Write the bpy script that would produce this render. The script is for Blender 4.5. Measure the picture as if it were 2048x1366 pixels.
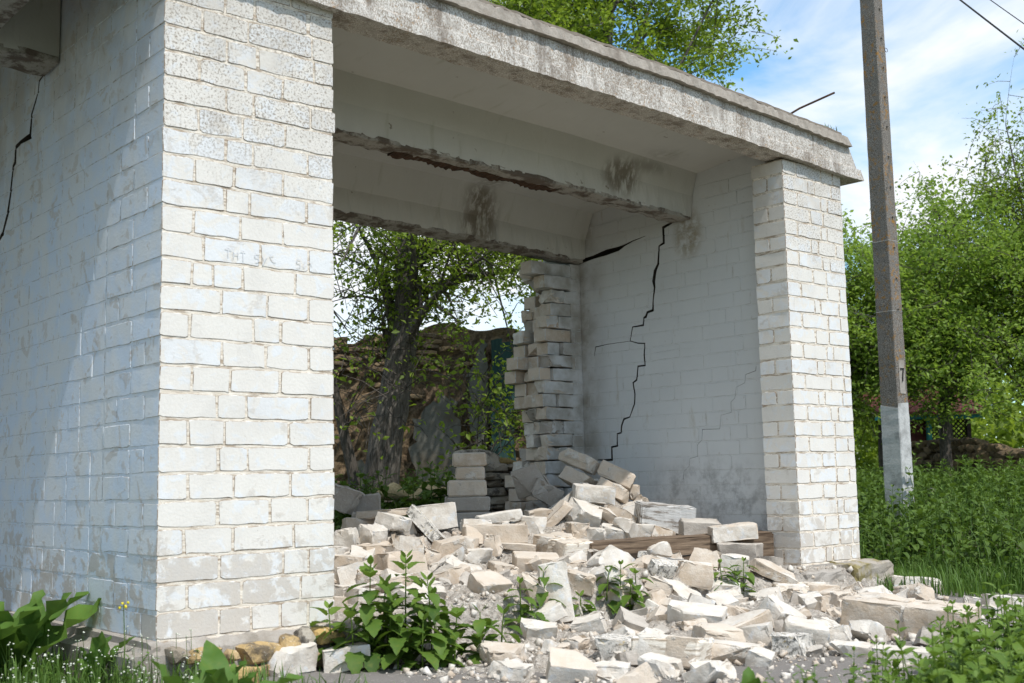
import bpy, bmesh, math, random
import numpy as np
from mathutils import Vector, Matrix, Euler

# ------------------------------------------------------------------ camera, sky, sun, exposure
scene = bpy.context.scene
C = scene.collection
for o in list(bpy.data.objects):
    bpy.data.objects.remove(o)

CAM = Vector((-1.8417, -4.1130, 0.5511))
cr, cu, cf = (Vector(v) for v in ((0.758069, -0.651856, -0.020384), (-0.060492, -0.101400, 0.993005), (0.649363, 0.751533, 0.116300)))
cam_data = bpy.data.cameras.new("camera")
cam = bpy.data.objects.new("camera", cam_data)
C.objects.link(cam)
cam.matrix_world = Matrix(((cr.x, cu.x, -cf.x, CAM.x), (cr.y, cu.y, -cf.y, CAM.y), (cr.z, cu.z, -cf.z, CAM.z), (0, 0, 0, 1)))
cam_data.sensor_width = 36.0
cam_data.lens = 41.533
cam_data.clip_start = 0.05
cam_data.clip_end = 2000
cam_data.dof.use_dof = True
cam_data.dof.focus_distance = 6.9
cam_data.dof.aperture_fstop = 5.0
scene.camera = cam

SUN_EL, SUN_AZ = math.radians(58), math.radians(6)      # azimuth off the -y axis, towards -x
to_sun = Vector((-math.sin(SUN_AZ) * math.cos(SUN_EL), -math.cos(SUN_AZ) * math.cos(SUN_EL), math.sin(SUN_EL)))
world = bpy.data.worlds.new("World")
scene.world = world
world.use_nodes = True
wn, wl = world.node_tree.nodes, world.node_tree.links
wn.clear()
w_out = wn.new("ShaderNodeOutputWorld")
w_bg = wn.new("ShaderNodeBackground")
w_sky = wn.new("ShaderNodeTexSky")
w_sky.sky_type = 'NISHITA'
w_sky.sun_disc = False
w_sky.sun_elevation = SUN_EL
w_sky.sun_rotation = math.pi + SUN_AZ
w_sky.air_density = 1.0
w_sky.dust_density = 0.3
w_sky.ozone_density = 3.0
w_tc = wn.new("ShaderNodeTexCoord")
w_map = wn.new("ShaderNodeMapping")
w_map.inputs['Scale'].default_value = (2.2, 2.2, 5.0)
w_map.inputs['Rotation'].default_value = (0.25, 0.1, 0.6)
w_map.inputs['Location'].default_value = (0.35, 1.2, 0.4)
w_no = wn.new("ShaderNodeTexNoise")
w_no.inputs['Scale'].default_value = 1.35
w_no.inputs['Detail'].default_value = 9
w_no.inputs['Roughness'].default_value = 0.56
w_no.inputs['Distortion'].default_value = 0.5
w_rp = wn.new("ShaderNodeValToRGB")
w_rp.color_ramp.elements[0].position = 0.40
w_rp.color_ramp.elements[0].color = (0.02, 0.02, 0.02, 1)
w_rp.color_ramp.elements[1].position = 0.58
w_rp.color_ramp.elements[1].color = (1, 1, 1, 1)
w_mix = wn.new("ShaderNodeMix")
w_mix.data_type = 'RGBA'
w_mix.inputs['B'].default_value = (7.7, 8.0, 8.3, 1)
wl.new(w_tc.outputs['Generated'], w_map.inputs['Vector'])
wl.new(w_map.outputs['Vector'], w_no.inputs['Vector'])
wl.new(w_no.outputs['Fac'], w_rp.inputs['Fac'])
wl.new(w_rp.outputs['Color'], w_mix.inputs['Factor'])
w_hsv = wn.new("ShaderNodeMix")
w_hsv.data_type = 'RGBA'
w_hsv.blend_type = 'MULTIPLY'
w_hsv.inputs['Factor'].default_value = 1.0
w_hsv.inputs['B'].default_value = (1.2, 1.7, 1.75, 1)
wl.new(w_sky.outputs['Color'], w_hsv.inputs['A'])
wl.new(w_hsv.outputs['Result'], w_mix.inputs['A'])
wl.new(w_mix.outputs['Result'], w_bg.inputs['Color'])
w_bg.inputs['Strength'].default_value = 0.135
wl.new(w_bg.outputs['Background'], w_out.inputs['Surface'])

sun_data = bpy.data.lights.new("sun", 'SUN')
sun_data.energy = 4.2
sun_data.angle = math.radians(0.55)
sun_data.color = (1.0, 0.965, 0.92)
sun = bpy.data.objects.new("sun", sun_data)
C.objects.link(sun)
sun.rotation_euler = (-to_sun).to_track_quat('-Z', 'Y').to_euler()
sun.location = (0, -5, 8)

scene.view_settings.view_transform = 'Standard'
scene.view_settings.look = 'None'
scene.view_settings.exposure = 0.0
scene.view_settings.gamma = 1.0
scene.view_settings.use_curve_mapping = False
scene.render.engine = 'CYCLES'
scene.cycles.max_bounces = 8
scene.cycles.diffuse_bounces = 5
scene.cycles.use_denoising = True

# ------------------------------------------------------------------ helpers
rng = random.Random(7)
nprng = np.random.default_rng(7)
PI = math.pi
R = math.radians


def sm(a, b, x):
    t = min(1.0, max(0.0, (x - a) / (b - a)))
    return t * t * (3 - 2 * t)


def interp(x, xs, ys):
    return float(np.interp(x, xs, ys))


def link(o, parent=None):
    C.objects.link(o)
    if parent is not None:
        o.parent = parent
    return o


def tag(o, label=None, cat=None, group=None, kind=None):
    if label: o["label"] = label
    if cat: o["category"] = cat
    if group: o["group"] = group
    if kind: o["kind"] = kind
    return o


def empty(name, loc=(0, 0, 0), rz=0.0):
    o = bpy.data.objects.new(name, None)
    o.location = loc
    o.rotation_euler = (0, 0, rz)
    o.empty_display_size = 0.1
    return link(o)


def mesh_from(name, verts, faces, mats, smooth=False, midx=None):
    me = bpy.data.meshes.new(name)
    me.from_pydata([tuple(v) for v in verts], [], [tuple(f) for f in faces])
    for m in (mats if isinstance(mats, (list, tuple)) else [mats]):
        me.materials.append(m)
    if smooth:
        me.polygons.foreach_set("use_smooth", [True] * len(me.polygons))
    if midx is not None:
        me.polygons.foreach_set("material_index", midx)
    me.update()
    return me


def np_mesh(name, V, F, mat, tint=None, smooth=False):
    """V (n,3), F (m,k) all faces with k corners"""
    me = bpy.data.meshes.new(name)
    n, (m, k) = len(V), F.shape
    me.vertices.add(n)
    me.vertices.foreach_set("co", np.ascontiguousarray(V, dtype=np.float32).ravel())
    me.loops.add(m * k)
    me.loops.foreach_set("vertex_index", np.ascontiguousarray(F, dtype=np.int32).ravel())
    me.polygons.add(m)
    me.polygons.foreach_set("loop_start", np.arange(0, m * k, k, dtype=np.int32))
    if smooth:
        me.polygons.foreach_set("use_smooth", np.ones(m, dtype=bool))
    me.materials.append(mat)
    if tint is not None:
        at = me.attributes.new("tint", 'FLOAT', 'POINT')
        at.data.foreach_set("value", np.ascontiguousarray(tint, dtype=np.float32))
    me.update(calc_edges=True)
    return me


def obj(name, me, parent=None, loc=None, rot=None):
    o = bpy.data.objects.new(name, me)
    if loc is not None: o.location = loc
    if rot is not None: o.rotation_euler = rot
    return link(o, parent)


def box_vf(x0, y0, z0, x1, y1, z1):
    v = [(x0, y0, z0), (x1, y0, z0), (x1, y1, z0), (x0, y1, z0), (x0, y0, z1), (x1, y0, z1), (x1, y1, z1), (x0, y1, z1)]
    f = [(0, 3, 2, 1), (4, 5, 6, 7), (0, 1, 5, 4), (1, 2, 6, 5), (2, 3, 7, 6), (3, 0, 4, 7)]
    return v, f


def tube(pts, radii, sides=6, verts=None, faces=None, cap=True):
    verts = [] if verts is None else verts
    faces = [] if faces is None else faces
    pts = [Vector(p) for p in pts]
    base = len(verts)
    up = Vector((0.3, 0.2, 0.9)).normalized()
    for i, p in enumerate(pts):
        d = (pts[min(i + 1, len(pts) - 1)] - pts[max(i - 1, 0)])
        d = d.normalized() if d.length > 1e-9 else Vector((0, 0, 1))
        a = d.cross(up)
        a = a.normalized() if a.length > 1e-3 else d.cross(Vector((1, 0, 0))).normalized()
        b = d.cross(a)
        for s in range(sides):
            t = 2 * PI * s / sides
            verts.append(p + radii[i] * (math.cos(t) * a + math.sin(t) * b))
    for i in range(len(pts) - 1):
        for s in range(sides):
            a0 = base + i * sides + s
            a1 = base + i * sides + (s + 1) % sides
            faces.append((a0, a1, a1 + sides, a0 + sides))
    if cap:
        faces.append(tuple(base + (len(pts) - 1) * sides + s for s in range(sides)))
        faces.append(tuple(base + s for s in reversed(range(sides))))
    return verts, faces


# ------------------------------------------------------------------ materials
class NT:
    def __init__(self, name):
        self.m = bpy.data.materials.new(name)
        self.m.use_nodes = True
        self.t = self.m.node_tree
        self.n = self.t.nodes
        self.bsdf = self.n["Principled BSDF"]
        self.out = self.n["Material Output"]
        self.bsdf.inputs['Roughness'].default_value = 0.9
        self.bsdf.inputs['Specular IOR Level'].default_value = 0.25
        g = self.n.new("ShaderNodeNewGeometry")
        self.pos = g.outputs['Position']
        self.nor = g.outputs['True Normal']
        oi = self.n.new("ShaderNodeObjectInfo")
        self.rnd = oi.outputs['Random']

    def lk(self, a, b):
        self.t.links.new(a, b)

    def val(self, sock, v):
        if isinstance(v, (int, float)): sock.default_value = v
        elif isinstance(v, (tuple, list)): sock.default_value = (*v, 1) if len(v) == 3 and len(sock.default_value) == 4 else v
        else: self.lk(v, sock)

    def math(self, op, a, b=0.0, c=0.0, clamp=False):
        n = self.n.new("ShaderNodeMath"); n.operation = op; n.use_clamp = clamp
        self.val(n.inputs[0], a); self.val(n.inputs[1], b); self.val(n.inputs[2], c)
        return n.outputs[0]

    def coords(self, scale=(1, 1, 1), loc=(0, 0, 0), vec=None):
        n = self.n.new("ShaderNodeMapping")
        n.inputs['Scale'].default_value = scale
        n.inputs['Location'].default_value = loc
        self.lk(self.pos if vec is None else vec, n.inputs['Vector'])
        return n.outputs[0]

    def objco(self):
        return self.n.new("ShaderNodeTexCoord").outputs['Object']

    def noise(self, scale, detail=4, rough=0.55, vec=None, dist=0.0):
        n = self.n.new("ShaderNodeTexNoise")
        n.inputs['Scale'].default_value = scale; n.inputs['Detail'].default_value = detail
        n.inputs['Roughness'].default_value = rough; n.inputs['Distortion'].default_value = dist
        self.lk(self.pos if vec is None else vec, n.inputs['Vector'])
        return n.outputs['Fac']

    def voro(self, scale, vec=None, feature='F1', out='Distance', rand=1.0):
        n = self.n.new("ShaderNodeTexVoronoi"); n.feature = feature
        n.inputs['Scale'].default_value = scale; n.inputs['Randomness'].default_value = rand
        self.lk(self.pos if vec is None else vec, n.inputs['Vector'])
        return n.outputs[out]

    def ramp(self, f, lo, hi, a=0.0, b=1.0, smooth=True):
        n = self.n.new("ShaderNodeMapRange")
        n.interpolation_type = 'SMOOTHSTEP' if smooth else 'LINEAR'
        self.lk(f, n.inputs['Value'])
        for i, v in zip((1, 2, 3, 4), (lo, hi, a, b)): n.inputs[i].default_value = v
        return n.outputs[0]

    def mix(self, f, a, b):
        n = self.n.new("ShaderNodeMix"); n.data_type = 'RGBA'
        self.val(n.inputs['Factor'], f); self.val(n.inputs['A'], a); self.val(n.inputs['B'], b)
        return n.outputs['Result']

    def sep(self, v, i):
        n = self.n.new("ShaderNodeSeparateXYZ"); self.lk(v, n.inputs[0])
        return n.outputs[i]

    def blob(self, centre, radii):
        """soft 0..1 mask round a world point"""
        n = self.n.new("ShaderNodeVectorMath"); n.operation = 'SUBTRACT'
        self.lk(self.pos, n.inputs[0]); n.inputs[1].default_value = centre
        d = self.n.new("ShaderNodeVectorMath"); d.operation = 'DIVIDE'
        self.lk(n.outputs[0], d.inputs[0]); d.inputs[1].default_value = radii
        l = self.n.new("ShaderNodeVectorMath"); l.operation = 'LENGTH'
        self.lk(d.outputs[0], l.inputs[0])
        return self.ramp(l.outputs['Value'], 1.0, 0.35)

    def bump(self, h, strength, dist):
        n = self.n.new("ShaderNodeBump")
        n.inputs['Strength'].default_value = strength; n.inputs['Distance'].default_value = dist
        self.lk(h, n.inputs['Height'])
        prev = self.bsdf.inputs['Normal']
        if prev.is_linked: self.lk(prev.links[0].from_socket, n.inputs['Normal'])
        self.lk(n.outputs[0], prev)

    def done(self, col, rough=None):
        self.val(self.bsdf.inputs['Base Color'], col)
        if rough is not None: self.val(self.bsdf.inputs['Roughness'], rough)
        return self.m


def mk_whitewash(name, plaster=0.0):
    t = NT(name)
    n_big = t.noise(5.0, 4, 0.6)
    n_mid = t.noise(17.0, 5, 0.6, dist=0.6)
    n_fin = t.noise(90.0, 4, 0.6)
    f_cool = t.ramp(t.math('ADD', n_mid, t.math('MULTIPLY', t.math('SUBTRACT', t.rnd, 0.5), 0.22)), 0.48, 0.62)
    warm = t.mix(n_fin, (0.685, 0.645, 0.585), (0.775, 0.748, 0.70))
    col = t.mix(t.math('MULTIPLY', f_cool, 0.6), warm, (0.70, 0.735, 0.775))
    col = t.mix(t.ramp(t.noise(3.2, 5, 0.65), 0.42, 0.68, 0, 0.4), col, (0.58, 0.555, 0.52))
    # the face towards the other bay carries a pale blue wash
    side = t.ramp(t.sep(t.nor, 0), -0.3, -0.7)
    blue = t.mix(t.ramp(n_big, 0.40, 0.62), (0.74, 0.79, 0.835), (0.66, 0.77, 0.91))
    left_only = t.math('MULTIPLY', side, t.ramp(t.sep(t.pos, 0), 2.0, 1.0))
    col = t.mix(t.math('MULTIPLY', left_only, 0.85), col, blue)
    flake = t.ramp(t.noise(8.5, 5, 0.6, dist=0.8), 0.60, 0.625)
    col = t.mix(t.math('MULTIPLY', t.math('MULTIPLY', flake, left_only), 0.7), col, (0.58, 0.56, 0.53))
    # bare brick where the wash has flaked off, more towards the bottom
    low = t.ramp(t.sep(t.pos, 2), 0.75, -0.02, 0.0, 0.16)
    wear = t.math('ADD', t.math('ADD', t.noise(11.0, 5, 0.65, dist=0.4), low), t.math('MULTIPLY', t.math('SUBTRACT', t.rnd, 0.5), 0.14))
    f_wear = t.ramp(wear, 0.60, 0.70)
    bare = t.mix(n_fin, (0.47, 0.42, 0.365), (0.60, 0.55, 0.485))
    col = t.mix(t.math('MULTIPLY', f_wear, t.ramp(t.sep(t.pos, 2), 0.6, 0.05, 0.5, 0.85)), col, bare)
    # grime streaks
    streak = t.noise(1.0, 5, 0.65, vec=t.coords((26, 26, 5)))
    col = t.mix(t.ramp(streak, 0.60, 0.78, 0, 0.4), col, (0.42, 0.37, 0.31))
    col = t.mix(t.math('MULTIPLY', t.ramp(t.sep(t.pos, 2), 1.7, 2.35), t.ramp(t.noise(3.5, 4, 0.6), 0.35, 0.65, 0.1, 0.5)), col, (0.44, 0.40, 0.345))
    # dark lichen specks near the top
    top = t.math('MULTIPLY', t.ramp(t.sep(t.pos, 2), 1.5, 2.1), t.ramp(t.sep(t.nor, 0), -0.7, -0.3))
    sp = t.ramp(t.math('ADD', t.noise(95.0, 5, 0.75), t.math('MULTIPLY', t.math('SUBTRACT', t.rnd, 0.5), 0.04)), 0.50, 0.60)
    cl = t.ramp(t.noise(4.2, 3, 0.5), 0.30, 0.52)
    col = t.mix(t.math('MULTIPLY', t.math('MULTIPLY', sp, cl), t.math('MULTIPLY', top, 0.85)), col, (0.22, 0.175, 0.13))
    sp2 = t.ramp(t.noise(70.0, 3, 0.7), 0.68, 0.73, 0, 0.6)
    col = t.mix(sp2, col, (0.30, 0.25, 0.20))
    t.bump(n_mid, 0.22, 0.006)
    t.bump(n_fin, 0.4, 0.003)
    t.bump(f_wear, 0.3, 0.002)
    return t.done(col)


def mk_mortar(name):
    t = NT(name)
    n1 = t.noise(1.0, 5, 0.7, vec=t.coords((14, 14, 95)))
    n2 = t.noise(60.0, 4, 0.6)
    col = t.mix(t.ramp(n1, 0.35, 0.6), (0.66, 0.575, 0.465), (0.80, 0.735, 0.64))
    col = t.mix(t.ramp(t.noise(1.0, 4, 0.7, vec=t.coords((9, 9, 60), (3, 1, 7))), 0.50, 0.62, 0, 0.8), col, (0.33, 0.245, 0.17))
    top = t.ramp(t.sep(t.pos, 2), 1.5, 2.3)
    col = t.mix(t.math('MULTIPLY', t.ramp(n2, 0.5, 0.6), t.math('MULTIPLY', top, 0.5)), col, (0.25, 0.20, 0.15))
    t.bump(n1, 0.6, 0.006)
    t.bump(n2, 0.5, 0.003)
    return t.done(col)


def mk_dirt(name, paint, amount, lo, hi):
    """dirt caught along the arris of a brick, in broken lines"""
    t = NT(name)
    n1 = t.noise(1.0, 5, 0.7, vec=t.coords((22, 22, 30)))
    n2 = t.noise(60, 4, 0.6)
    col = t.mix(t.math('MULTIPLY', t.ramp(n1, lo, hi), amount), paint, t.mix(n2, (0.14, 0.095, 0.06), (0.34, 0.25, 0.17)))
    t.bump(n2, 0.5, 0.003)
    return t.done(col)


def mk_interior(name):
    t = NT(name)
    n1 = t.noise(3.0, 5, 0.6); n2 = t.noise(24.0, 5, 0.65); n3 = t.noise(110, 3, 0.6)
    col = t.mix(n1, (0.54, 0.55, 0.555), (0.65, 0.655, 0.65))
    col = t.mix(t.ramp(t.noise(1.0, 5, 0.65, vec=t.coords((18, 18, 3.5))), 0.60, 0.76, 0, 0.5), col, (0.40, 0.35, 0.27))
    col = t.mix(t.ramp(n2, 0.64, 0.74, 0, 0.4), col, (0.33, 0.29, 0.24))
    soot = t.math('MULTIPLY', t.math('MAXIMUM', t.blob((3.97, 0.75, 0.38), (0.4, 0.75, 0.36)), t.blob((3.97, 0.5, 0.15), (0.4, 0.5, 0.3))), t.ramp(t.noise(9, 6, 0.75), 0.42, 0.66))
    col = t.mix(t.math('MULTIPLY', soot, 0.5), col, (0.12, 0.115, 0.11))
    brown = t.math('MULTIPLY', t.blob((3.97, 0.84, 2.12), (0.4, 0.16, 0.22)), t.ramp(n2, 0.3, 0.6))
    col = t.mix(t.math('MULTIPLY', brown, 0.7), col, (0.25, 0.19, 0.10))
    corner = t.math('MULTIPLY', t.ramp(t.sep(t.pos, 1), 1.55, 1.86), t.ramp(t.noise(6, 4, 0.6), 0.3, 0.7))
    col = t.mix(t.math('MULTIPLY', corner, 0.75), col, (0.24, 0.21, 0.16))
    t.bump(n2, 0.25, 0.006); t.bump(n3, 0.3, 0.002)
    return t.done(col)


def mk_fascia(name):
    t = NT(name)
    n1 = t.noise(120.0, 4, 0.75); n2 = t.noise(6.0, 4, 0.6); n3 = t.noise(1.0, 4, 0.7, vec=t.coords((170, 170, 110)))
    f = t.ramp(t.math('ADD', n3, t.math('MULTIPLY', t.math('SUBTRACT', n2, 0.5), 0.35)), 0.36, 0.62)
    col = t.mix(f, (0.27, 0.22, 0.17), (0.72, 0.69, 0.645))
    col = t.mix(t.ramp(t.noise(38, 4, 0.7), 0.60, 0.68, 0, 0.75), col, (0.40, 0.24, 0.11))
    col = t.mix(t.ramp(n2, 0.52, 0.72, 0, 0.55), col, (0.20, 0.16, 0.12))
    col = t.mix(t.ramp(t.noise(1.0, 5, 0.7, vec=t.coords((11, 11, 1.6))), 0.46, 0.70, 0, 0.8), col, (0.17, 0.135, 0.105))
    t.bump(n3, 0.6, 0.006); t.bump(n1, 0.5, 0.004)
    return t.done(col)


def mk_concrete(name, a, b, dirt=(0.18, 0.15, 0.11), scale=1.0, moss=0.0):
    t = NT(name)
    n1 = t.noise(4 * scale, 5, 0.6); n2 = t.noise(30 * scale, 5, 0.7); n3 = t.noise(150 * scale, 3, 0.6)
    col = t.mix(n2, a, b)
    col = t.mix(t.ramp(n1, 0.48, 0.72, 0, 0.6), col, dirt)
    col = t.mix(t.ramp(n3, 0.60, 0.68, 0, 0.5), col, dirt)
    if moss:
        col = t.mix(t.math('MULTIPLY', t.ramp(t.noise(9, 4), 0.45, 0.6), moss), col, (0.20, 0.16, 0.03))
    t.bump(n2, 0.5, 0.01); t.bump(n3, 0.4, 0.003)
    return t.done(col)


def mk_ceiling(name):
    t = NT(name)
    n1 = t.noise(2.5, 5, 0.6); n2 = t.noise(30, 5, 0.65)
    col = t.mix(n1, (0.45, 0.44, 0.405), (0.57, 0.56, 0.525))
    drip = t.noise(1.0, 4, 0.6, vec=t.coords((14, 2, 3)))
    col = t.mix(t.ramp(drip, 0.58, 0.72, 0, 0.35), col, (0.32, 0.315, 0.23))
    for c, r in (((3.0, 1.86, 2.26), (0.22, 0.3, 0.30)), ((3.30, 0.8, 2.38), (0.22, 0.4, 0.16)), ((2.95, 1.5, 2.4), (0.2, 0.45, 0.12)), ((3.5, 0.6, 2.47), (0.35, 0.25, 0.08))):
        m = t.math('MULTIPLY', t.blob(c, r), t.ramp(t.noise(1.0, 5, 0.7, vec=t.coords((26, 26, 7))), 0.36, 0.56))
        col = t.mix(t.math('MULTIPLY', m, 0.75), col, (0.11, 0.08, 0.045))
    col = t.mix(t.ramp(t.noise(13, 4, 0.6), 0.68, 0.73, 0, 0.75), col, (0.15, 0.12, 0.085))
    t.bump(n2, 0.3, 0.006)
    return t.done(col)


def mk_rib(name):
    """rib edge: chipped paint over grey-brown concrete"""
    t = NT(name)
    n1 = t.noise(9, 5, 0.7); n2 = t.noise(60, 4, 0.65)
    col = t.mix(t.ramp(n1, 0.42, 0.55), (0.13, 0.105, 0.085), (0.33, 0.31, 0.275))
    col = t.mix(t.ramp(n2, 0.55, 0.7, 0, 0.7), col, (0.10, 0.08, 0.065))
    t.bump(n1, 0.7, 0.012); t.bump(n2, 0.5, 0.004)
    return t.done(col)


def mk_rubble(name, kind):
    t = NT(name)
    oc = t.objco()
    off = t.n.new("ShaderNodeVectorMath"); off.operation = 'ADD'
    cmb = t.n.new("ShaderNodeCombineXYZ")
    t.lk(t.math('MULTIPLY', t.rnd, 37.0), cmb.inputs[0]); t.lk(t.math('MULTIPLY', t.rnd, 11.0), cmb.inputs[2])
    t.lk(oc, off.inputs[0]); t.lk(cmb.outputs[0], off.inputs[1])
    v = off.outputs[0]
    n1 = t.noise(14, 5, 0.65, vec=v); n2 = t.noise(70, 5, 0.7, vec=v); n3 = t.noise(240, 3, 0.6, vec=v)
    if kind == 'tan':
        c0 = t.mix(t.rnd, (0.43, 0.34, 0.25), (0.57, 0.475, 0.375))
        col = t.mix(t.ramp(n1, 0.35, 0.7), c0, (0.57, 0.50, 0.42))
        col = t.mix(t.ramp(n2, 0.55, 0.75, 0, 0.45), col, (0.68, 0.63, 0.56))
        col = t.mix(t.ramp(t.noise(6, 4, 0.6, vec=v), 0.58, 0.72, 0, 0.5), col, (0.36, 0.29, 0.22))
        crust = t.ramp(t.noise(7, 6, 0.7, vec=v), 0.56, 0.62)
        col = t.mix(t.math('MULTIPLY', crust, 0.7), col, (0.60, 0.57, 0.52))
        t.bump(crust, 0.6, 0.006)
    elif kind == 'white':
        c0 = t.mix(t.ramp(n1, 0.35, 0.65), (0.53, 0.475, 0.405), (0.66, 0.62, 0.56))
        col = t.mix(t.ramp(t.noise(22, 4, 0.6, vec=v), 0.56, 0.66, 0, 0.5), c0, (0.60, 0.635, 0.675))
        col = t.mix(t.ramp(n2, 0.62, 0.74, 0, 0.5), col, (0.50, 0.43, 0.36))
    elif kind == 'lichen':
        c0 = t.mix(n1, (0.56, 0.52, 0.46), (0.66, 0.635, 0.59))
        col = t.mix(t.math('MULTIPLY', t.ramp(n2, 0.47, 0.56), t.ramp(n1, 0.36, 0.55)), c0, (0.20, 0.19, 0.17))
        col = t.mix(t.ramp(t.noise(50, 3, 0.6, vec=v), 0.62, 0.68, 0, 0.6), col, (0.45, 0.33, 0.12))
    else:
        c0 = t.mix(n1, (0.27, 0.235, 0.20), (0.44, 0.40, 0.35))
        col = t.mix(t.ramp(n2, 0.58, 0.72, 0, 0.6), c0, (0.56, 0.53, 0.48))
    up_pale = t.math('MULTIPLY', t.ramp(t.sep(t.nor, 2), 0.25, 0.8), t.ramp(t.noise(9, 4, 0.6), 0.30, 0.55, 0.25, 0.85))  # upward faces mixed paler, broken up by noise
    col = t.mix(t.math('MULTIPLY', up_pale, 0.0 if kind == 'lichen' else 0.55), col, (0.60, 0.555, 0.49))
    grime = t.ramp(t.noise(4.0, 5, 0.7), 0.56, 0.74, 0, 0.55)
    col = t.mix(grime, col, (0.33, 0.27, 0.21))
    t.bump(n1, 0.55, 0.012); t.bump(n2, 0.6, 0.006); t.bump(n3, 0.4, 0.0015)
    return t.done(col)


def mk_debris(name):
    t = NT(name)
    n1 = t.noise(5, 5, 0.65); n2 = t.noise(45, 6, 0.75); v = t.voro(55.0)
    col = t.mix(t.ramp(n2, 0.35, 0.65), (0.33, 0.285, 0.24), (0.58, 0.535, 0.47))
    col = t.mix(t.ramp(n1, 0.50, 0.70, 0, 0.55), col, (0.25, 0.225, 0.20))
    t.bump(n2, 0.9, 0.02); t.bump(v, 0.7, 0.012)
    return t.done(col)


def mk_ground(name):
    t = NT(name)
    n1 = t.noise(1.2, 6, 0.65); n2 = t.noise(25, 5, 0.7)
    col = t.mix(n2, (0.055, 0.045, 0.03), (0.12, 0.10, 0.07))
    col = t.mix(t.ramp(n1, 0.40, 0.62), col, (0.045, 0.075, 0.018))
    t.bump(n2, 0.8, 0.03)
    return t.done(col)


def mk_asphalt(name):
    t = NT(name)
    n1 = t.noise(2.5, 5, 0.65); n2 = t.noise(160, 3, 0.7); n3 = t.noise(35, 5, 0.7)
    col = t.mix(n1, (0.13, 0.118, 0.108), (0.21, 0.195, 0.18))
    col = t.mix(t.ramp(n2, 0.55, 0.68, 0, 0.5), col, (0.32, 0.30, 0.28))
    col = t.mix(t.ramp(n3, 0.58, 0.70, 0, 0.7), col, (0.46, 0.43, 0.39))
    t.bump(n2, 0.5, 0.004); t.bump(n3, 0.3, 0.006)
    return t.done(col)


def mk_leaf(name, dark, light, trans=0.35, rough=0.55, spec=0.35):
    t = NT(name)
    at = t.n.new("ShaderNodeAttribute"); at.attribute_name = "tint"
    col = t.mix(at.outputs['Fac'], dark, light)
    col = t.mix(t.ramp(t.noise(55, 4, 0.7), 0.45, 0.75, 0, 0.55), col, (light[0] * 0.9 + 0.02, light[1] * 0.75, light[2] * 0.7))
    col = t.mix(t.ramp(t.noise(9, 3, 0.6), 0.5, 0.75, 0, 0.45), col, (dark[0] * 0.7, dark[1] * 0.7, dark[2] * 0.8))
    t.val(t.bsdf.inputs['Base Color'], col)
    t.bsdf.inputs['Roughness'].default_value = rough
    t.bsdf.inputs['Specular IOR Level'].default_value = spec
    tr = t.n.new("ShaderNodeBsdfTranslucent")
    t.lk(t.mix(0.5, col, (light[0] * 1.15, light[1] * 1.15, light[2] * 0.6)), tr.inputs['Color'])
    ms = t.n.new("ShaderNodeMixShader"); ms.inputs[0].default_value = trans
    t.lk(t.bsdf.outputs[0], ms.inputs[1]); t.lk(tr.outputs[0], ms.inputs[2])
    t.lk(ms.outputs[0], t.out.inputs['Surface'])
    return t.m


def mk_bark(name, a=(0.07, 0.06, 0.05), b=(0.20, 0.18, 0.155), scale=1.0):
    t = NT(name)
    n1 = t.noise(1.0, 6, 0.7, vec=t.coords((42 * scale, 42 * scale, 6 * scale)), dist=1.0)
    col = t.mix(t.ramp(n1, 0.35, 0.65), a, b)
    t.bump(n1, 0.9, 0.03 / scale)
    return t.done(col)


def mk_simple(name, a, b, scale=30, rough=0.85, bump=0.3, stretch=None):
    t = NT(name)
    n = t.noise(scale if stretch is None else 1.0, 5, 0.65, vec=None if stretch is None else t.coords(stretch))
    t.bump(n, bump, 0.006)
    return t.done(t.mix(t.ramp(n, 0.32, 0.68), a, b), rough)


def mk_pole(name):
    t = NT(name)
    n1 = t.noise(140, 4, 0.7); n2 = t.noise(22, 5, 0.7); n3 = t.noise(3, 4, 0.6)
    col = t.mix(t.ramp(n1, 0.38, 0.64), (0.075, 0.065, 0.055), (0.30, 0.275, 0.245))
    col = t.mix(t.math('MULTIPLY', t.ramp(n2, 0.52, 0.62), t.ramp(n3, 0.35, 0.6)), col, (0.30, 0.155, 0.035))
    t.bump(n1, 0.7, 0.006)
    return t.done(col)


def mk_wood(name, a, b, painted=False):
    t = NT(name)
    oc = t.objco()
    n1 = t.noise(1.0, 6, 0.7, vec=t.coords((3, 46, 46), vec=oc)); n2 = t.noise(1.0, 4, 0.6, vec=t.coords((2, 16, 16), (4, 2, 1), vec=oc))
    col = t.mix(t.ramp(n1, 0.3, 0.7), a, b)
    col = t.mix(t.ramp(n2, 0.60, 0.66, 0, 0.85), col, (0.03, 0.022, 0.016))
    if painted:
        col = t.mix(t.ramp(t.noise(1.0, 5, 0.7, vec=t.coords((5, 30, 30), vec=oc)), 0.40, 0.52), col, (0.55, 0.54, 0.52))
    t.bump(n1, 0.6, 0.01)
    return t.done(col)


def mk_ruin(name):
    t = NT(name)
    n1 = t.noise(3, 6, 0.7); n2 = t.noise(22, 6, 0.75); n3 = t.noise(1.0, 5, 0.7, vec=t.coords((4, 4, 1.2)))
    col = t.mix(t.ramp(n2, 0.3, 0.7), (0.075, 0.052, 0.033), (0.27, 0.19, 0.115))
    col = t.mix(t.ramp(n1, 0.45, 0.65, 0, 0.6), col, (0.33, 0.23, 0.12))
    col = t.mix(t.ramp(n3, 0.55, 0.7, 0, 0.5), col, (0.10, 0.085, 0.06))
    t.bump(n2, 1.0, 0.05)
    return t.done(col)


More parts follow.
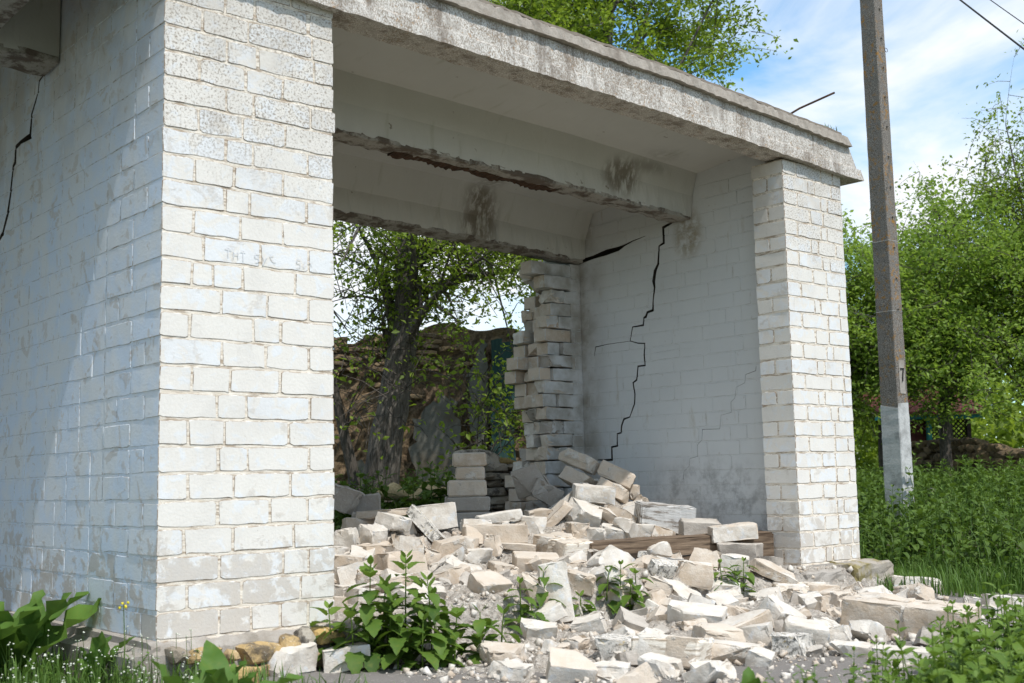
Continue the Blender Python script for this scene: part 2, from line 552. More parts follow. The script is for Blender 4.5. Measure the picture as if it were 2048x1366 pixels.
def mk_stone(name, a, b, dark=(0.08, 0.07, 0.06), spots=(0.6, 0.57, 0.52)):
    t = NT(name)
    n1 = t.noise(12, 5, 0.7); n2 = t.noise(70, 5, 0.7)
    col = t.mix(t.rnd, a, b)
    col = t.mix(t.ramp(n1, 0.48, 0.64, 0, 0.8), col, dark)
    col = t.mix(t.ramp(n2, 0.58, 0.68, 0, 0.8), col, spots)
    t.bump(n1, 0.6, 0.02); t.bump(n2, 0.6, 0.006)
    return t.done(col)


M = dict(
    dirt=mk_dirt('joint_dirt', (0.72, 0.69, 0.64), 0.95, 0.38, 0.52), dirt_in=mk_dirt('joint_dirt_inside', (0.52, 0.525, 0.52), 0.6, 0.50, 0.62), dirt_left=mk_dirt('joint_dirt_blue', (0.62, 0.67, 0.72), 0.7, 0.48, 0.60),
    wash=mk_whitewash('whitewash'), mortar=mk_mortar('mortar'), interior=mk_interior('interior_wash'),
    fascia=mk_fascia('fascia_render'), ceiling=mk_ceiling('ceiling_wash'), rib=mk_rib('rib_concrete'),
    cornice=mk_concrete('cornice_concrete', (0.20, 0.165, 0.13), (0.52, 0.475, 0.42), (0.12, 0.095, 0.075), 1.4),
    concrete=mk_concrete('old_concrete', (0.24, 0.21, 0.18), (0.46, 0.43, 0.39), moss=0.0),
    mossy=mk_concrete('mossy_concrete', (0.24, 0.21, 0.18), (0.44, 0.40, 0.34), moss=0.75),
    roofing=mk_concrete('roofing', (0.10, 0.085, 0.07), (0.26, 0.22, 0.18)),
    rust=mk_simple('rusty_steel', (0.035, 0.021, 0.014), (0.085, 0.047, 0.029), 22),
    tan=mk_rubble('rubble_tan', 'tan'), white=mk_rubble('rubble_white', 'white'), lichen=mk_rubble('rubble_lichen', 'lichen'), grey=mk_rubble('rubble_grey', 'grey'),
    debris=mk_debris('debris'), ground=mk_ground('soil'), asphalt=mk_asphalt('asphalt'),
    tree_leaf=mk_leaf('tree_leaf', (0.095, 0.16, 0.02), (0.30, 0.415, 0.055), 0.5),
    tree_leaf_pale=mk_leaf('tree_leaf_pale', (0.10, 0.18, 0.022), (0.31, 0.45, 0.08), 0.5),
    nettle=mk_leaf('nettle_leaf', (0.04, 0.095, 0.013), (0.165, 0.265, 0.042), 0.32, 0.6, 0.25),
    nettle_far=mk_leaf('field_nettle_leaf', (0.028, 0.07, 0.010), (0.12, 0.20, 0.032), 0.3, 0.6, 0.25),
    dock=mk_leaf('dock_leaf', (0.05, 0.115, 0.02), (0.15, 0.27, 0.05), 0.3, 0.6, 0.25),
    grass=mk_leaf('grass_blade', (0.045, 0.105, 0.014), (0.12, 0.22, 0.035), 0.3),
    stem=mk_simple('plant_stem', (0.06, 0.11, 0.02), (0.12, 0.17, 0.04)),
    flower=mk_simple('white_flower', (0.62, 0.66, 0.50), (0.75, 0.76, 0.66)),
    yellow=mk_simple('yellow_flower', (0.60, 0.50, 0.03), (0.75, 0.62, 0.05)),
    bark=mk_bark('bark'), bark_thin=mk_bark('bark_thin', (0.05, 0.043, 0.035), (0.14, 0.12, 0.10), 2.0),
    hollow=mk_simple('rotten_wood', (0.06, 0.022, 0.012), (0.16, 0.07, 0.035), 40),
    pole=mk_pole('pole_concrete'), polewhite=mk_concrete('pole_limewash', (0.34, 0.34, 0.33), (0.66, 0.66, 0.645), (0.16, 0.155, 0.145), 1.6),
    timber=mk_wood('timber', (0.07, 0.045, 0.03), (0.26, 0.19, 0.13)), timber_white=mk_wood('timber_white', (0.12, 0.10, 0.08), (0.30, 0.26, 0.22), True),
    ruin=mk_ruin('ruin_earth'), ruin_plaster=mk_concrete('ruin_plaster', (0.085, 0.082, 0.066), (0.16, 0.156, 0.135), (0.08, 0.055, 0.028), 0.9),
    teal=mk_simple('teal_paint', (0.03, 0.17, 0.17), (0.06, 0.30, 0.28), 1, stretch=(30, 30, 4)), teal_old=mk_simple('faded_teal', (0.015, 0.04, 0.036), (0.03, 0.065, 0.058), 1, stretch=(20, 20, 4)),
    maroon=mk_simple('maroon_paint', (0.06, 0.018, 0.016), (0.12, 0.035, 0.03), 18), dark_wood=mk_simple('dark_lattice', (0.025, 0.018, 0.014), (0.07, 0.05, 0.04), 30),
    limestone=mk_stone('yellow_limestone', (0.50, 0.34, 0.13), (0.36, 0.27, 0.16)), fieldstone=mk_stone('fieldstone', (0.24, 0.20, 0.15), (0.40, 0.36, 0.30), (0.05, 0.045, 0.04), (0.48, 0.46, 0.43)),
    brownstone=mk_stone('brown_stone', (0.13, 0.095, 0.06), (0.26, 0.18, 0.10), (0.045, 0.035, 0.025), (0.30, 0.23, 0.15)),
    burlap=mk_simple('burlap', (0.42, 0.32, 0.17), (0.60, 0.48, 0.28), 60), burlap_dark=mk_simple('wet_burlap', (0.18, 0.13, 0.05), (0.30, 0.22, 0.09), 60),
    wire=mk_simple('wire', (0.02, 0.02, 0.02), (0.04, 0.04, 0.04)), mark=mk_simple('black_paint', (0.012, 0.012, 0.012), (0.03, 0.03, 0.03)),
    pencil=mk_simple('pencil', (0.63, 0.64, 0.665), (0.69, 0.70, 0.72)),
    crack=mk_simple('crack_shade', (0.05, 0.043, 0.035), (0.10, 0.085, 0.07)),  # near-black cut faces: the crack's inner shade put into the colour
)

# ------------------------------------------------------------------ ground, pavement
def gz(x, y):
    return -0.16 + max(min(0.42, 0.105 * max(0.0, x - 5.1)), 0.30 * sm(2.35, 3.1, y) * sm(0.0, 1.0, x + 2))


def heap(x, y):
    fl = sm(-.26, -.1, y) * sm(.62, .78, x) * (1 - sm(4.5, 4.6, x))
    g = lambda cx, cy, sx, sy, a: a * math.exp(-((x - cx) / sx) ** 2 - ((y - cy) / sy) ** 2)
    h = -.16 + .17 * fl
    h += g(3.5, 1.3, .45, .42, .44) + g(1.8, 1.3, .9, .45, .25) + g(2.7, 1.1, .6, .4, .14)
    h += g(2.2, .15, .9, .35, .08) + g(2.6, -.65, 1.1, .5, .09) + g(1.6, -.25, .4, .3, .03) + g(3.3, .7, .4, .3, .05)
    return h


def grid_axis(lo, hi, step, far):
    a = list(np.arange(lo, hi + 1e-6, step))
    out_lo, out_hi, d = [], [], step
    x = lo
    while x > -far:
        d *= 1.6; x -= d; out_lo.insert(0, x)
    x, d = hi, step
    while x < far:
        d *= 1.6; x += d; out_hi.append(x)
    return out_lo + a + out_hi


gx, gy = grid_axis(-5, 18, 0.25, 900), grid_axis(-6, 12, 0.25, 900)
gv = []
for y in gy:
    for x in gx:
        near = 1.0 if (4.9 < x < 20 or y > 2.4 or y < -2.2) and abs(x) < 30 and abs(y) < 30 else 0.0
        gv.append((x, y, gz(x, y) + near * rng.uniform(-0.02, 0.02)))
gf = [(j * len(gx) + i, j * len(gx) + i + 1, (j + 1) * len(gx) + i + 1, (j + 1) * len(gx) + i) for j in range(len(gy) - 1) for i in range(len(gx) - 1)]
tag(obj('ground', mesh_from('ground', gv, gf, M['ground'], True)), kind='structure')

# asphalt apron with an uneven edge
pv, pf = [], []
nx, ny = 44, 12
for j in range(ny + 1):
    for i in range(nx + 1):
        x = -4.0 + i * (8.85 / nx); y = -1.95 + j * (1.92 / ny)
        if i in (0, nx): x += rng.uniform(-.05, .05)
        if j == 0: y += rng.uniform(-.10, .10)
        pv.append((x, y, -0.152 + (rng.uniform(-.003, .003) if 0 < i < nx and 0 < j < ny else -0.006)))
pf = [(j * (nx + 1) + i, j * (nx + 1) + i + 1, (j + 1) * (nx + 1) + i + 1, (j + 1) * (nx + 1) + i) for j in range(ny) for i in range(nx)]
tag(obj('pavement', mesh_from('pavement', pv, pf, M['asphalt'], True)), kind='structure')

# ------------------------------------------------------------------ brick meshes
_bricks = {}


def brick_mesh(l, h, d, mat, variant, ch=0.004, jit=0.003, seg=5, dirt=None, end=None):
    """a laid brick: x 0..l, z 0..h, face at y=0 looking to -y, rounded uneven arris"""
    key = (round(l, 2), round(h, 3), round(d, 2), mat.name, variant, ch, dirt and dirt.name, end and end.name)
    if key in _bricks: return _bricks[key]
    r = random.Random(hash((key[0], key[1], key[2], variant, mat.name)) & 0xffff)
    seg = max(2, min(seg, int(round(l / 0.05))))
    e_ = min(.016, l * .2) / l
    us = [0.0] + [e_ + (1 - 2 * e_) * i / (seg - 1) for i in range(seg)] + [1.0]
    seg = len(us) - 1
    cn = h * r.uniform(.0, .06)
    per = [(l * t, cn if t in (0.0, 1.0) else 0.0) for t in us] + [(l * t, h - cn if t in (0.0, 1.0) else h) for t in us[::-1]]
    jx = [(r.uniform(-jit, jit), r.uniform(-jit, jit)) for _ in per]
    n = len(per)
    back = [(x + a * .4, d, z + b * .4) for (x, z), (a, b) in zip(per, jx)]
    mid = [(x + a * .6, ch + r.uniform(0, .001), z + b * .8) for (x, z), (a, b) in zip(per, jx)]
    front = []
    for (x, z), (a, b) in zip(per, jx):
        ix = ch if x < 1e-6 else (-ch if x > l - 1e-6 else 0)
        iz = ch if z < h / 2 else -ch
        front.append((x + a + ix, r.uniform(-.0007, .0007), z + b + iz))
    verts = back + mid + front
    faces = []
    for k in range(2):
        for i in range(n):
            a, b = k * n + i, k * n + (i + 1) % n
            faces.append((a, b, b + n, a + n))
    for i in range(seg):
        faces.append((2 * n + i, 2 * n + i + 1, 2 * n + n - 2 - i, 2 * n + n - 1 - i))
    faces.append(tuple(range(n - 1, -1, -1)))
    mid_ = [0] * len(faces)
    for i in range(n):
        mid_[n + i] = 1
        if end is not None and i == n - 1: mid_[i] = 2
    me = mesh_from('brick', verts, faces, [mat, dirt or mat] + ([end] if end else []), False, mid_)
    _bricks[key] = me
    return me


def lay_brick(parent, u, z, l, h, d, origin, rz, mat, ch=0.0024, jit=0.0032, off=0.0, store=None, dirt=None, end=None):
    """brick at distance u along a wall face that starts at origin; rz 0 faces -y, rz -90 faces -x"""
    me = brick_mesh(l, h, d, mat, rng.randrange(5), ch, jit, dirt=dirt, end=end)
    ca, sa = math.cos(rz), math.sin(rz)
    out = off + rng.uniform(-.0007, .0007)
    x = origin[0] + u * ca + out * sa
    y = origin[1] + u * sa - out * ca
    o = obj('brick', me, parent, (x, y, z), (rng.uniform(-.003, .003), rng.uniform(-.007, .007), rz + rng.uniform(-.0025, .0025)))
    if store is not None: store.append(o)
    return o


# ------------------------------------------------------------------ the shelter
shelter = empty('bus_shelter')
tag(shelter, 'half-collapsed whitewashed brick shelter with flat concrete roof beside the pole', 'shelter')


def zf(x):
    return interp(x, (-3.6, 0, .82, 2.89, 4.64), (2.575, 2.555, 2.53, 2.47, 2.38))


def ceil_z(x, y):
    return zf(x) + .15 - .09 * y


def part_mesh(name, v, f, mat, smooth=False):
    return obj(name, mesh_from(name, v, f, mat, smooth), shelter)


NW, NP = 0.745, 0.1                  # near wall: width, course height
EW_X = 3.9655                        # inner face of the end wall
PL_X, PL_W, PL_D, PL_Z, PL_P = 3.856, 0.599, 0.228, 0.037, 0.0914

dividing_wall = part_mesh('dividing_wall', *box_vf(.0036, .0024, -.10, NW - .0024, 1.97, 2.80), M['mortar'])
dividing_wall.data.materials.append(M['wash'])
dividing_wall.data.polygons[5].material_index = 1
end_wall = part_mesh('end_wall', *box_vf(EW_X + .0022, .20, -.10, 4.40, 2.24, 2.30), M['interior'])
end_bricks, left_bricks = [], []

rows = [[1290, 1475, 1640, 1805], [1110, 1420, 1760], [1290, 1660, 1805], [1085, 1370, 1720], [1280, 1580, 1800], [1105, 1370, 1700], [1280, 1450, 1810],
        [1105, 1315, 1690], [1270, 1440, 1810], [1120, 1345, 1640], [1295, 1555, 1810], [1105, 1480, 1640], [1290, 1560, 1805], [1115, 1240, 1415, 1725],
        [1180, 1520, 1805], [1120, 1400, 1650], [1305, 1455, 1795], [1125, 1360, 1650], [1310, 1470, 1800], [1145, 1410, 1665], [1310, 1475, 1820],
        [1150, 1430, 1650], [1310, 1500, 1840], [1160, 1440, 1830], [1300, 1480, 1810], [1140, 1400, 1700]]
for k, row in enumerate(rows):
    ts = [(j - 935) / 1020 for j in row]
    ed = [0.0] + [NW * t / (1.1 - .1 * t) for t in ts] + [NW]
    z = k * NP + 0.005
    for i in range(len(ed) - 1):
        l = ed[i + 1] - ed[i] - .008
        first, last = i == 0, i == len(ed) - 2
        d = .12 if (first and l > .19) else (.25 if first else .06)
        lay_brick(dividing_wall, ed[i] + (.0 if first else .006), z, l + (.006 if first or last else 0), NP - .0075 - rng.uniform(0, .003), d, (0, 0), 0, M['wash'], dirt=M['dirt'])
        if first: side0 = d
    # face towards the neighbouring bay (x = 0); smoother, thickly washed further in
    u, flip = side0 + .01, rng.random() < .5
    while u < 1.93:
        l = .25 if (flip or rng.random() < .35) else .12
        if k in (0, 1) and rng.random() < .6: l = .12
        flip = not flip
        l = min(l, 1.95 - u)
        if l > .05:
            smooth_part = u > .34
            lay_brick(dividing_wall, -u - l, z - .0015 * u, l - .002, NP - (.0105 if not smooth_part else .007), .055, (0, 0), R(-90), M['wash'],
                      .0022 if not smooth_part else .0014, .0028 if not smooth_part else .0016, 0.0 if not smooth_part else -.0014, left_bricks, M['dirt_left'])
        u += l + .010

# right pillar, then the inner face of the end wall behind it
pillar = part_mesh('pillar', *box_vf(PL_X + .0026, .0026, -.05, PL_X + PL_W - .0026, PL_D - .004, 2.41), M['mortar'])
pat = [[.25, .12, .22], [.12, .25, .12], [.24, .06, .17], [.12, .23, .06]]
for k in range(26):
    z = PL_Z + k * PL_P + .004
    pr = pat[k % 2 if rng.random() < .6 else 2 + k % 2]
    u = 0.0
    for i, l in enumerate(pr + [9]):
        l = min(l + rng.uniform(-.008, .008), PL_W - u)
        if l < .03: break
        d = (.11 if l > .19 else PL_D) if i == 0 else .06
        lay_brick(pillar, u, z, l, PL_P - .0095, d, (PL_X, 0), 0, M['wash'], .0028, .0034, dirt=M['dirt'])
        if i == 0 and l > .19:
            lay_brick(pillar, -PL_D + .001, z, PL_D - .12, PL_P - .0095, .10, (PL_X, 0), R(-90), M['wash'], .0028, .0034, dirt=M['dirt'])
        u += l + .011

for k in range(26):
    z = PL_Z + k * PL_P + .003
    u = PL_D + .005 + (k % 2) * .06 - .06
    while u < 1.86:
        l = .25 if rng.random() < .75 else .12
        u0, u1 = max(u, PL_D + .004), min(u + l, 1.852)
        um = (u0 + u1) / 2
        top = ceil_z(3.96, um) - .012
        if .80 < um < 1.0: top = 2.225
        if um > 1.80: top = 2.12
        if u1 - u0 > .04 and z + PL_P < top:
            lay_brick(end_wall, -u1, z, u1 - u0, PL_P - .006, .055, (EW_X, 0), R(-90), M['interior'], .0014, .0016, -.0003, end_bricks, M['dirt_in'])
        u += l + .008
upper = part_mesh('upper_infill', [(EW_X + .004, .20, 2.29), (EW_X + .004, 2.0, 2.20), (EW_X + .004, 2.0, ceil_z(EW_X, 2.0) + .02), (EW_X + .004, .20, ceil_z(EW_X, .2) + .02),
                                   (4.38, .20, 2.29), (4.38, 2.0, 2.20), (4.38, 2.0, ceil_z(EW_X, 2.0) + .02), (4.38, .20, ceil_z(EW_X, .2) + .02)],
                  [(0, 1, 2, 3), (7, 6, 5, 4), (0, 4, 5, 1), (2, 6, 7, 3), (1, 5, 6, 2), (0, 3, 7, 4)], M['interior'])

# the broken end of the rear wall: three wythes, ragged to the left
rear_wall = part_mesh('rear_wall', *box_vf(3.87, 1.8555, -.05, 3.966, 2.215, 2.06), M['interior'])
snapped = []
fz = [2.07, 1.93, 1.90, 1.79, 1.72, 1.64, 1.54, 1.43, 1.35, 1.28, 1.16, 1.07, .78, .5, .3, 0]
fx = [3.50, 3.47, 3.70, 3.69, 3.71, 3.64, 3.62, 3.65, 3.66, 3.56, 3.59, 3.62, 3.62, 3.58, 3.42, 3.30]
sz = [2.12, 2.01, 1.96, 1.85, 1.69, 1.58, 1.47, 1.38, 1.29, 1.18, 1.09, .94, .76, .5, .3, 0]
sx = [3.60, 3.74, 3.88, 3.84, 3.74, 3.69, 3.64, 3.58, 3.58, 3.60, 3.63, 3.70, 3.70, 3.60, 3.5, 3.4]
for k in range(22):
    z = PL_Z + k * PL_P + .002
    zm = z + .045
    xf, xb = interp(zm, fz[::-1], fx[::-1]), interp(zm, sz[::-1], sx[::-1])
    xm = (xf + xb) / 2 + rng.uniform(-.04, .05)
    for (y0, dep, xl) in ((1.852, .115, xf + rng.uniform(-.03, .03)), (1.978, .115, xm + rng.uniform(-.03, .05)), (2.102, .118, xb + rng.uniform(-.05, .05))):
        x1 = EW_X - .004
        first = True
        x = xl
        while x < x1 - .02:
            l = (.25 if (k % 2 == 0) == first else .12) + rng.uniform(-.01, .01)
            l = min(l, x1 - x)
            if x1 - x - l < .05: l = x1 - x
            bare = first and rng.random() < (.8 if y0 > 1.9 else .25)
            mat = M['tan'] if bare or (y0 > 1.9) else M['interior']
            if first and l > .08 and rng.random() < .45:
                snapped.append((x, y0, z, l, dep))
                x += l; first = False
                continue
            lay_brick(rear_wall, x, z + rng.uniform(-.003, .003), l - .005, PL_P - .004 - rng.uniform(0, .003), dep, (0, y0), rng.uniform(-.012, .012) if first else 0, mat, .003, .003, dirt=M['dirt_in'], end=M['tan'] if first else None)
            x += l
            first = False

# unseen in the neighbouring bay: floor added for bounce light, rear wall to darken
part_mesh('bay_bounce_floor', *box_vf(-3.55, -.09, -.3, -.80, 1.97, -.13), M['concrete'])
part_mesh('bay_rear_wall', *box_vf(-3.55, 1.98, -.2, -.001, 2.30, 2.66), M['interior'])

# ------------------------------------------------------------------ roof
def sweep(name, x0, x1, section, mat, n=60, jit=.004, end_shift=None, smooth=False, jit_fn=None):
    xs = [x0 + (x1 - x0) * i / n for i in range(n + 1)]
    v, f = [], []
    m = len(section(x0))
    for i, x in enumerate(xs):
        for j, (y, z) in enumerate(section(x)):
            xx = x + (end_shift(j, i == n) if end_shift and i in (0, n) else 0)
            a = jit if jit_fn is None else jit_fn(j)
            v.append((xx, y + rng.uniform(-a, a), z + rng.uniform(-a, a)))
    for i in range(n):
        for j in range(m):
            a, b = i * m + j, i * m + (j + 1) % m
            f.append((a, b, b + m, a + m))
    f.append(tuple(range(m)))
    f.append(tuple(n * m + j for j in reversed(range(m))))
    return part_mesh(name, v, f, mat, smooth)


def rib_sec(y0, y1, zb, zt, cove=.06):
    return lambda x: [(y0, zb(x)), (y1, zb(x)), (y1 + .01, zt(x, y1)), (y0 - cove, zt(x, y0)), (y0 - .012, zb(x) + .14)]


drop = lambda d, y: (lambda x: zf(x) - d)
ct = lambda x, y: ceil_z(x, y) + .012
roof = sweep('roof_slab', -3.6, 4.46, lambda x: [(.08, ceil_z(x, .08)), (.80, ceil_z(x, .8)), (1.0, ceil_z(x, 1.0)), (1.80, ceil_z(x, 1.8)), (2.25, ceil_z(x, 2.25)),
                                               (2.27, ceil_z(x, 2.25) + .10), (1.0, ceil_z(x, 1.0) + .12), (.08, ceil_z(x, .08) + .13)] if x > .35 else
             [(.08, ceil_z(x, .08) + .16), (.80, ceil_z(x, .8) + .18), (1.0, ceil_z(x, 1.0) + .18), (1.80, ceil_z(x, 1.8) + .18), (2.25, ceil_z(x, 2.25) + .18),
              (2.27, ceil_z(x, 2.25) + .25), (1.0, ceil_z(x, 1.0) + .25), (.08, ceil_z(x, .08) + .22)], M['ceiling'], 70, .001)
# ribs under the slabs (right bay)
sweep('rib', .72, 3.963, rib_sec(.80, .878, drop(.20, .8), ct), M['ceiling'], 60, .001, jit_fn=lambda j: .006 if j < 2 else .001)
sweep('rib', .72, 3.963, lambda x: [(.898, zf(x) - .205), (.985, zf(x) - .200), (1.04, ct(x, 1.04)), (.898, ct(x, .9))], M['rib'], 60, .006, jit_fn=lambda j: .007 if j < 2 else .001)
sweep('rib', .72, 3.963, rib_sec(1.80, 1.92, drop(.325, 1.84), ct, .10), M['ceiling'], 70, .002, jit_fn=lambda j: .010 if j < 2 else .002)
sweep('rib_edge', .72, 3.95, lambda x: [(1.803, zf(x) - .340), (1.93, zf(x) - .352), (1.94, zf(x) - .32), (1.803, zf(x) - .318)], M['rib'], 90, .010, jit_fn=lambda j: .006 if j in (0, 1) else .003)
sweep('rib_edge', .72, 3.95, lambda x: [(.800, zf(x) - .214), (.884, zf(x) - .215), (.884, zf(x) - .195), (.7985, zf(x) - .190)], M['rib'], 90, .005)
# rusted reinforcement laid bare along the middle ribs
sweep('rusty_plate', 1.70, 2.88, lambda x: [(.890, zf(x) - .208), (.972, zf(x) - .213 - .008 * math.sin(x * 19)), (.98, zf(x) - .19), (.89, zf(x) - .19)], M['rust'], 70, .007)
# cross rib and rib of the bay beyond the dividing wall
sweep('rib', -3.6, -.004, lambda x: [(1.10, zf(x) - .075), (1.26, zf(x) - .085), (1.27, zf(x) + .27), (1.10, zf(x) + .27)], M['ceiling'], 40, .004)
sweep('rib_edge', -3.6, -.01, lambda x: [(1.094, zf(x) - .092), (1.27, zf(x) - .11), (1.27, zf(x) - .08), (1.094, zf(x) - .062)], M['rib'], 50, .006)
sweep('cross_rib', -.50, -.30, lambda x: [(.10, 2.535), (1.098, 2.505), (1.098, 2.80), (.10, 2.84)], M['rib'], 4, .004)
# front beam with a small step, then the overhanging cornice
sweep('front_beam', -3.6, 4.50, lambda x: [(-.046, zf(x)), (.135, zf(x) + .004), (.10, zf(x) + .18), (-.03, zf(x) + .195), (-.034, zf(x) + .070), (-.043, zf(x) + .064)],
      M['fascia'], 300, .003, lambda j, e: (.15, .15, .05, .02, .09, .12)[j] if e else 0, jit_fn=lambda j: .0035 if j < 2 else .0025)
sweep('cornice', -3.6, 4.46, lambda x: [(-.060, zf(x) + .196 + .003 * math.sin(x * 7)), (.16, zf(x) + .190), (.16, zf(x) + .262), (-.02, zf(x) + .262), (-.055, zf(x) + .250)],
      M['cornice'], 300, .003, lambda j, e: (.06, .06, .03, .0, .02)[j] if e else 0, jit_fn=lambda j: .005 if j in (3, 4) else .003)
sweep('roofing', -3.6, 4.44, lambda x: [(-.04, zf(x) + .258), (.16, zf(x) + .258), (2.28, ceil_z(x, 2.28) + .11 + (.16 if x < .35 else 0)), (2.28, ceil_z(x, 2.28) + .14 + (.16 if x < .35 else 0)), (.16, zf(x) + .285), (-.035, zf(x) + .275)],
      M['roofing'], 200, .003)

# floor slab with a rough front edge
fv, ff = [], []
sec = [(-.105, -.30), (-.105, -.02), (-.09, .0), (2.26, .0), (2.26, -.30)]
sweep('floor_slab', NW - .01, 4.42, lambda x: sec, M['concrete'], 60, .010)

# plinth under the dividing wall: rubble concrete with yellow stones
plinth = sweep('plinth', -.03, NW + .02, lambda x: [(-.055, -.2), (-.045, -.035), (-.02, -.008), (.0, -.002), (1.97, -.002), (1.97, -.2)], M['concrete'], 26, .008)
sweep('plinth', -.10, .004, lambda x: [(-.03, -.2), (-.03, -.05 + .4 * (x + .1) * .9), (1.97, -.05 + .4 * (x + .1) * .9), (1.97, -.2)], M['concrete'], 6, .008)


def stone_mesh(name, sx, sy, sz, mat, seed, sub=2, rough=.14):
    bm = bmesh.new()
    bmesh.ops.create_icosphere(bm, subdivisions=sub, radius=1.0)
    r = random.Random(seed)
    dirs = [(Vector((r.gauss(0, 1), r.gauss(0, 1), r.gauss(0, 1))).normalized(), r.uniform(.62, .95)) for _ in range(9)]
    for v in bm.verts:
        p = v.co.copy()
        p = Vector([math.copysign(abs(c) ** .55, c) for c in p])
        for d, h in dirs:
            e = p.dot(d)
            if e > h: p -= d * (e - h) * .9
        p *= 1 + r.uniform(-rough, rough) * .35
        v.co = (p.x * sx * .62, p.y * sy * .62, p.z * sz * .62)
    me = bpy.data.meshes.new(name)
    bm.to_mesh(me); bm.free()
    me.materials.append(mat)
    return me


for i, (x, z, sx, sz) in enumerate(((.05, -.045, .07, .06), (.15, -.06, .13, .055), (.255, -.075, .045, .05), (.385, -.072, .19, .065), (.50, -.05, .07, .06),
                                    (.575, -.035, .06, .07), (.675, -.04, .12, .06), (.22, -.135, .12, .05), (.42, -.135, .15, .045), (.60, -.12, .13, .06))):
    o = obj('stone', stone_mesh('stone', sx, .12, sz, M['limestone'] if i not in (0, 5) else M['fieldstone'], 40 + i), plinth, (x, -.045, z))
# footing blocks under the right pillar
ftg = part_mesh('footing', *box_vf(3.76, -.02, -.22, 4.42, .3, .030), M['concrete'])
for i, (x, y, z, sx, sy, sz, m) in enumerate(((4.33, -.02, -.055, .40, .30, .17, 'mossy'), (3.86, -.03, -.065, .33, .26, .15, 'concrete'), (4.10, -.06, -.06, .10, .10, .12, 'mossy'))):
    v, f = box_vf(-sx / 2, -sy / 2, -sz / 2, sx / 2, sy / 2, sz / 2)
    bm = bmesh.new(); me = mesh_from('footing_block', v, f, M[m]); bm.from_mesh(me)
    bmesh.ops.subdivide_edges(bm, edges=bm.edges[:], cuts=4, use_grid_fill=True)
    for q in bm.verts:
        for a, s in ((0, sx), (1, sy), (2, sz)):
            pass
        q.co += Vector((rng.uniform(-.007, .007), rng.uniform(-.007, .007), rng.uniform(-.006, .006)))
    bmesh.ops.bevel(bm, geom=[e for e in bm.edges if e.calc_length() > 0 and len(e.link_faces) == 2 and e.calc_face_angle(0) > .9], offset=.012, segments=1, affect='EDGES')
    bm.to_mesh(me); bm.free()
    obj('footing_block', me, ftg, (x, y, z), (0, 0, rng.uniform(-.05, .05)))

# ------------------------------------------------------------------ cracks, cut out of bricks and core
MAIN = [(0.895, 2.22), (0.967, 2.216), (1.049, 2.193), (1.049, 2.089), (1.091, 2.075), (1.105, 1.96), (1.135, 1.916), (1.152, 1.849), (1.145, 1.806), (1.162, 1.719), (1.167, 1.654), (1.217, 1.646), (1.232, 1.617), (1.251, 1.612), (1.258, 1.564), (1.357, 1.562), (1.375, 1.50), (1.381, 1.469), (1.31, 1.447), (1.251, 1.44), (1.259, 1.361), (1.254, 1.292), (1.317, 1.292), (1.334, 1.201), (1.368, 1.185), (1.356, 1.106), (1.364, 1.036), (1.408, 0.957), (1.465, 0.945), (1.488, 0.902), (1.495, 0.854), (1.531, 0.848), (1.535, 0.766), (1.587, 0.76), (1.588, 0.674), (1.644, 0.672), (1.729, 0.676)]
MAIN_W = [.016] * 3 + [.018, .020, .020, .020, .020, .020, .018, .016, .015, .014, .012, .010, .007, .008, .007, .006, .007, .009, .010, .011, .012] + [.011] * 13
BR1 = [(1.381, 1.469), (1.6, 1.469), (1.714, 1.461), (1.732, 1.397)]
BR2 = [(1.259, 1.362), (1.077, 1.369), (0.958, 1.372), (0.67, 1.355)]
BR3 = [(0.339, 1.208), (0.345, 1.181), (0.421, 1.164), (0.432, 1.114), (0.497, 1.092), (0.513, 1.025), (0.544, 1.003), (0.545, 0.938), (0.626, 0.926), (0.642, 0.841), (0.781, 0.844), (0.789, 0.778), (0.827, 0.748), (0.831, 0.675), (0.895, 0.663), (0.902, 0.615), (0.95, 0.581), (0.957, 0.532)]
TOPC = [(1.86, 2.085), (1.72, 2.098), (1.58, 2.112), (1.47, 2.118), (1.40, 2.135), (1.33, 2.15), (1.21, 2.165)]
LEFT = [(1.274, 2.479), (1.371, 2.453), (1.381, 2.403), (1.418, 2.361), (1.462, 2.317), (1.475, 2.213), (1.607, 2.215), (1.678, 2.206), (1.679, 2.129), (1.707, 2.116), (1.738, 1.973), (1.768, 1.894), (1.835, 1.806), (1.93, 1.765)]


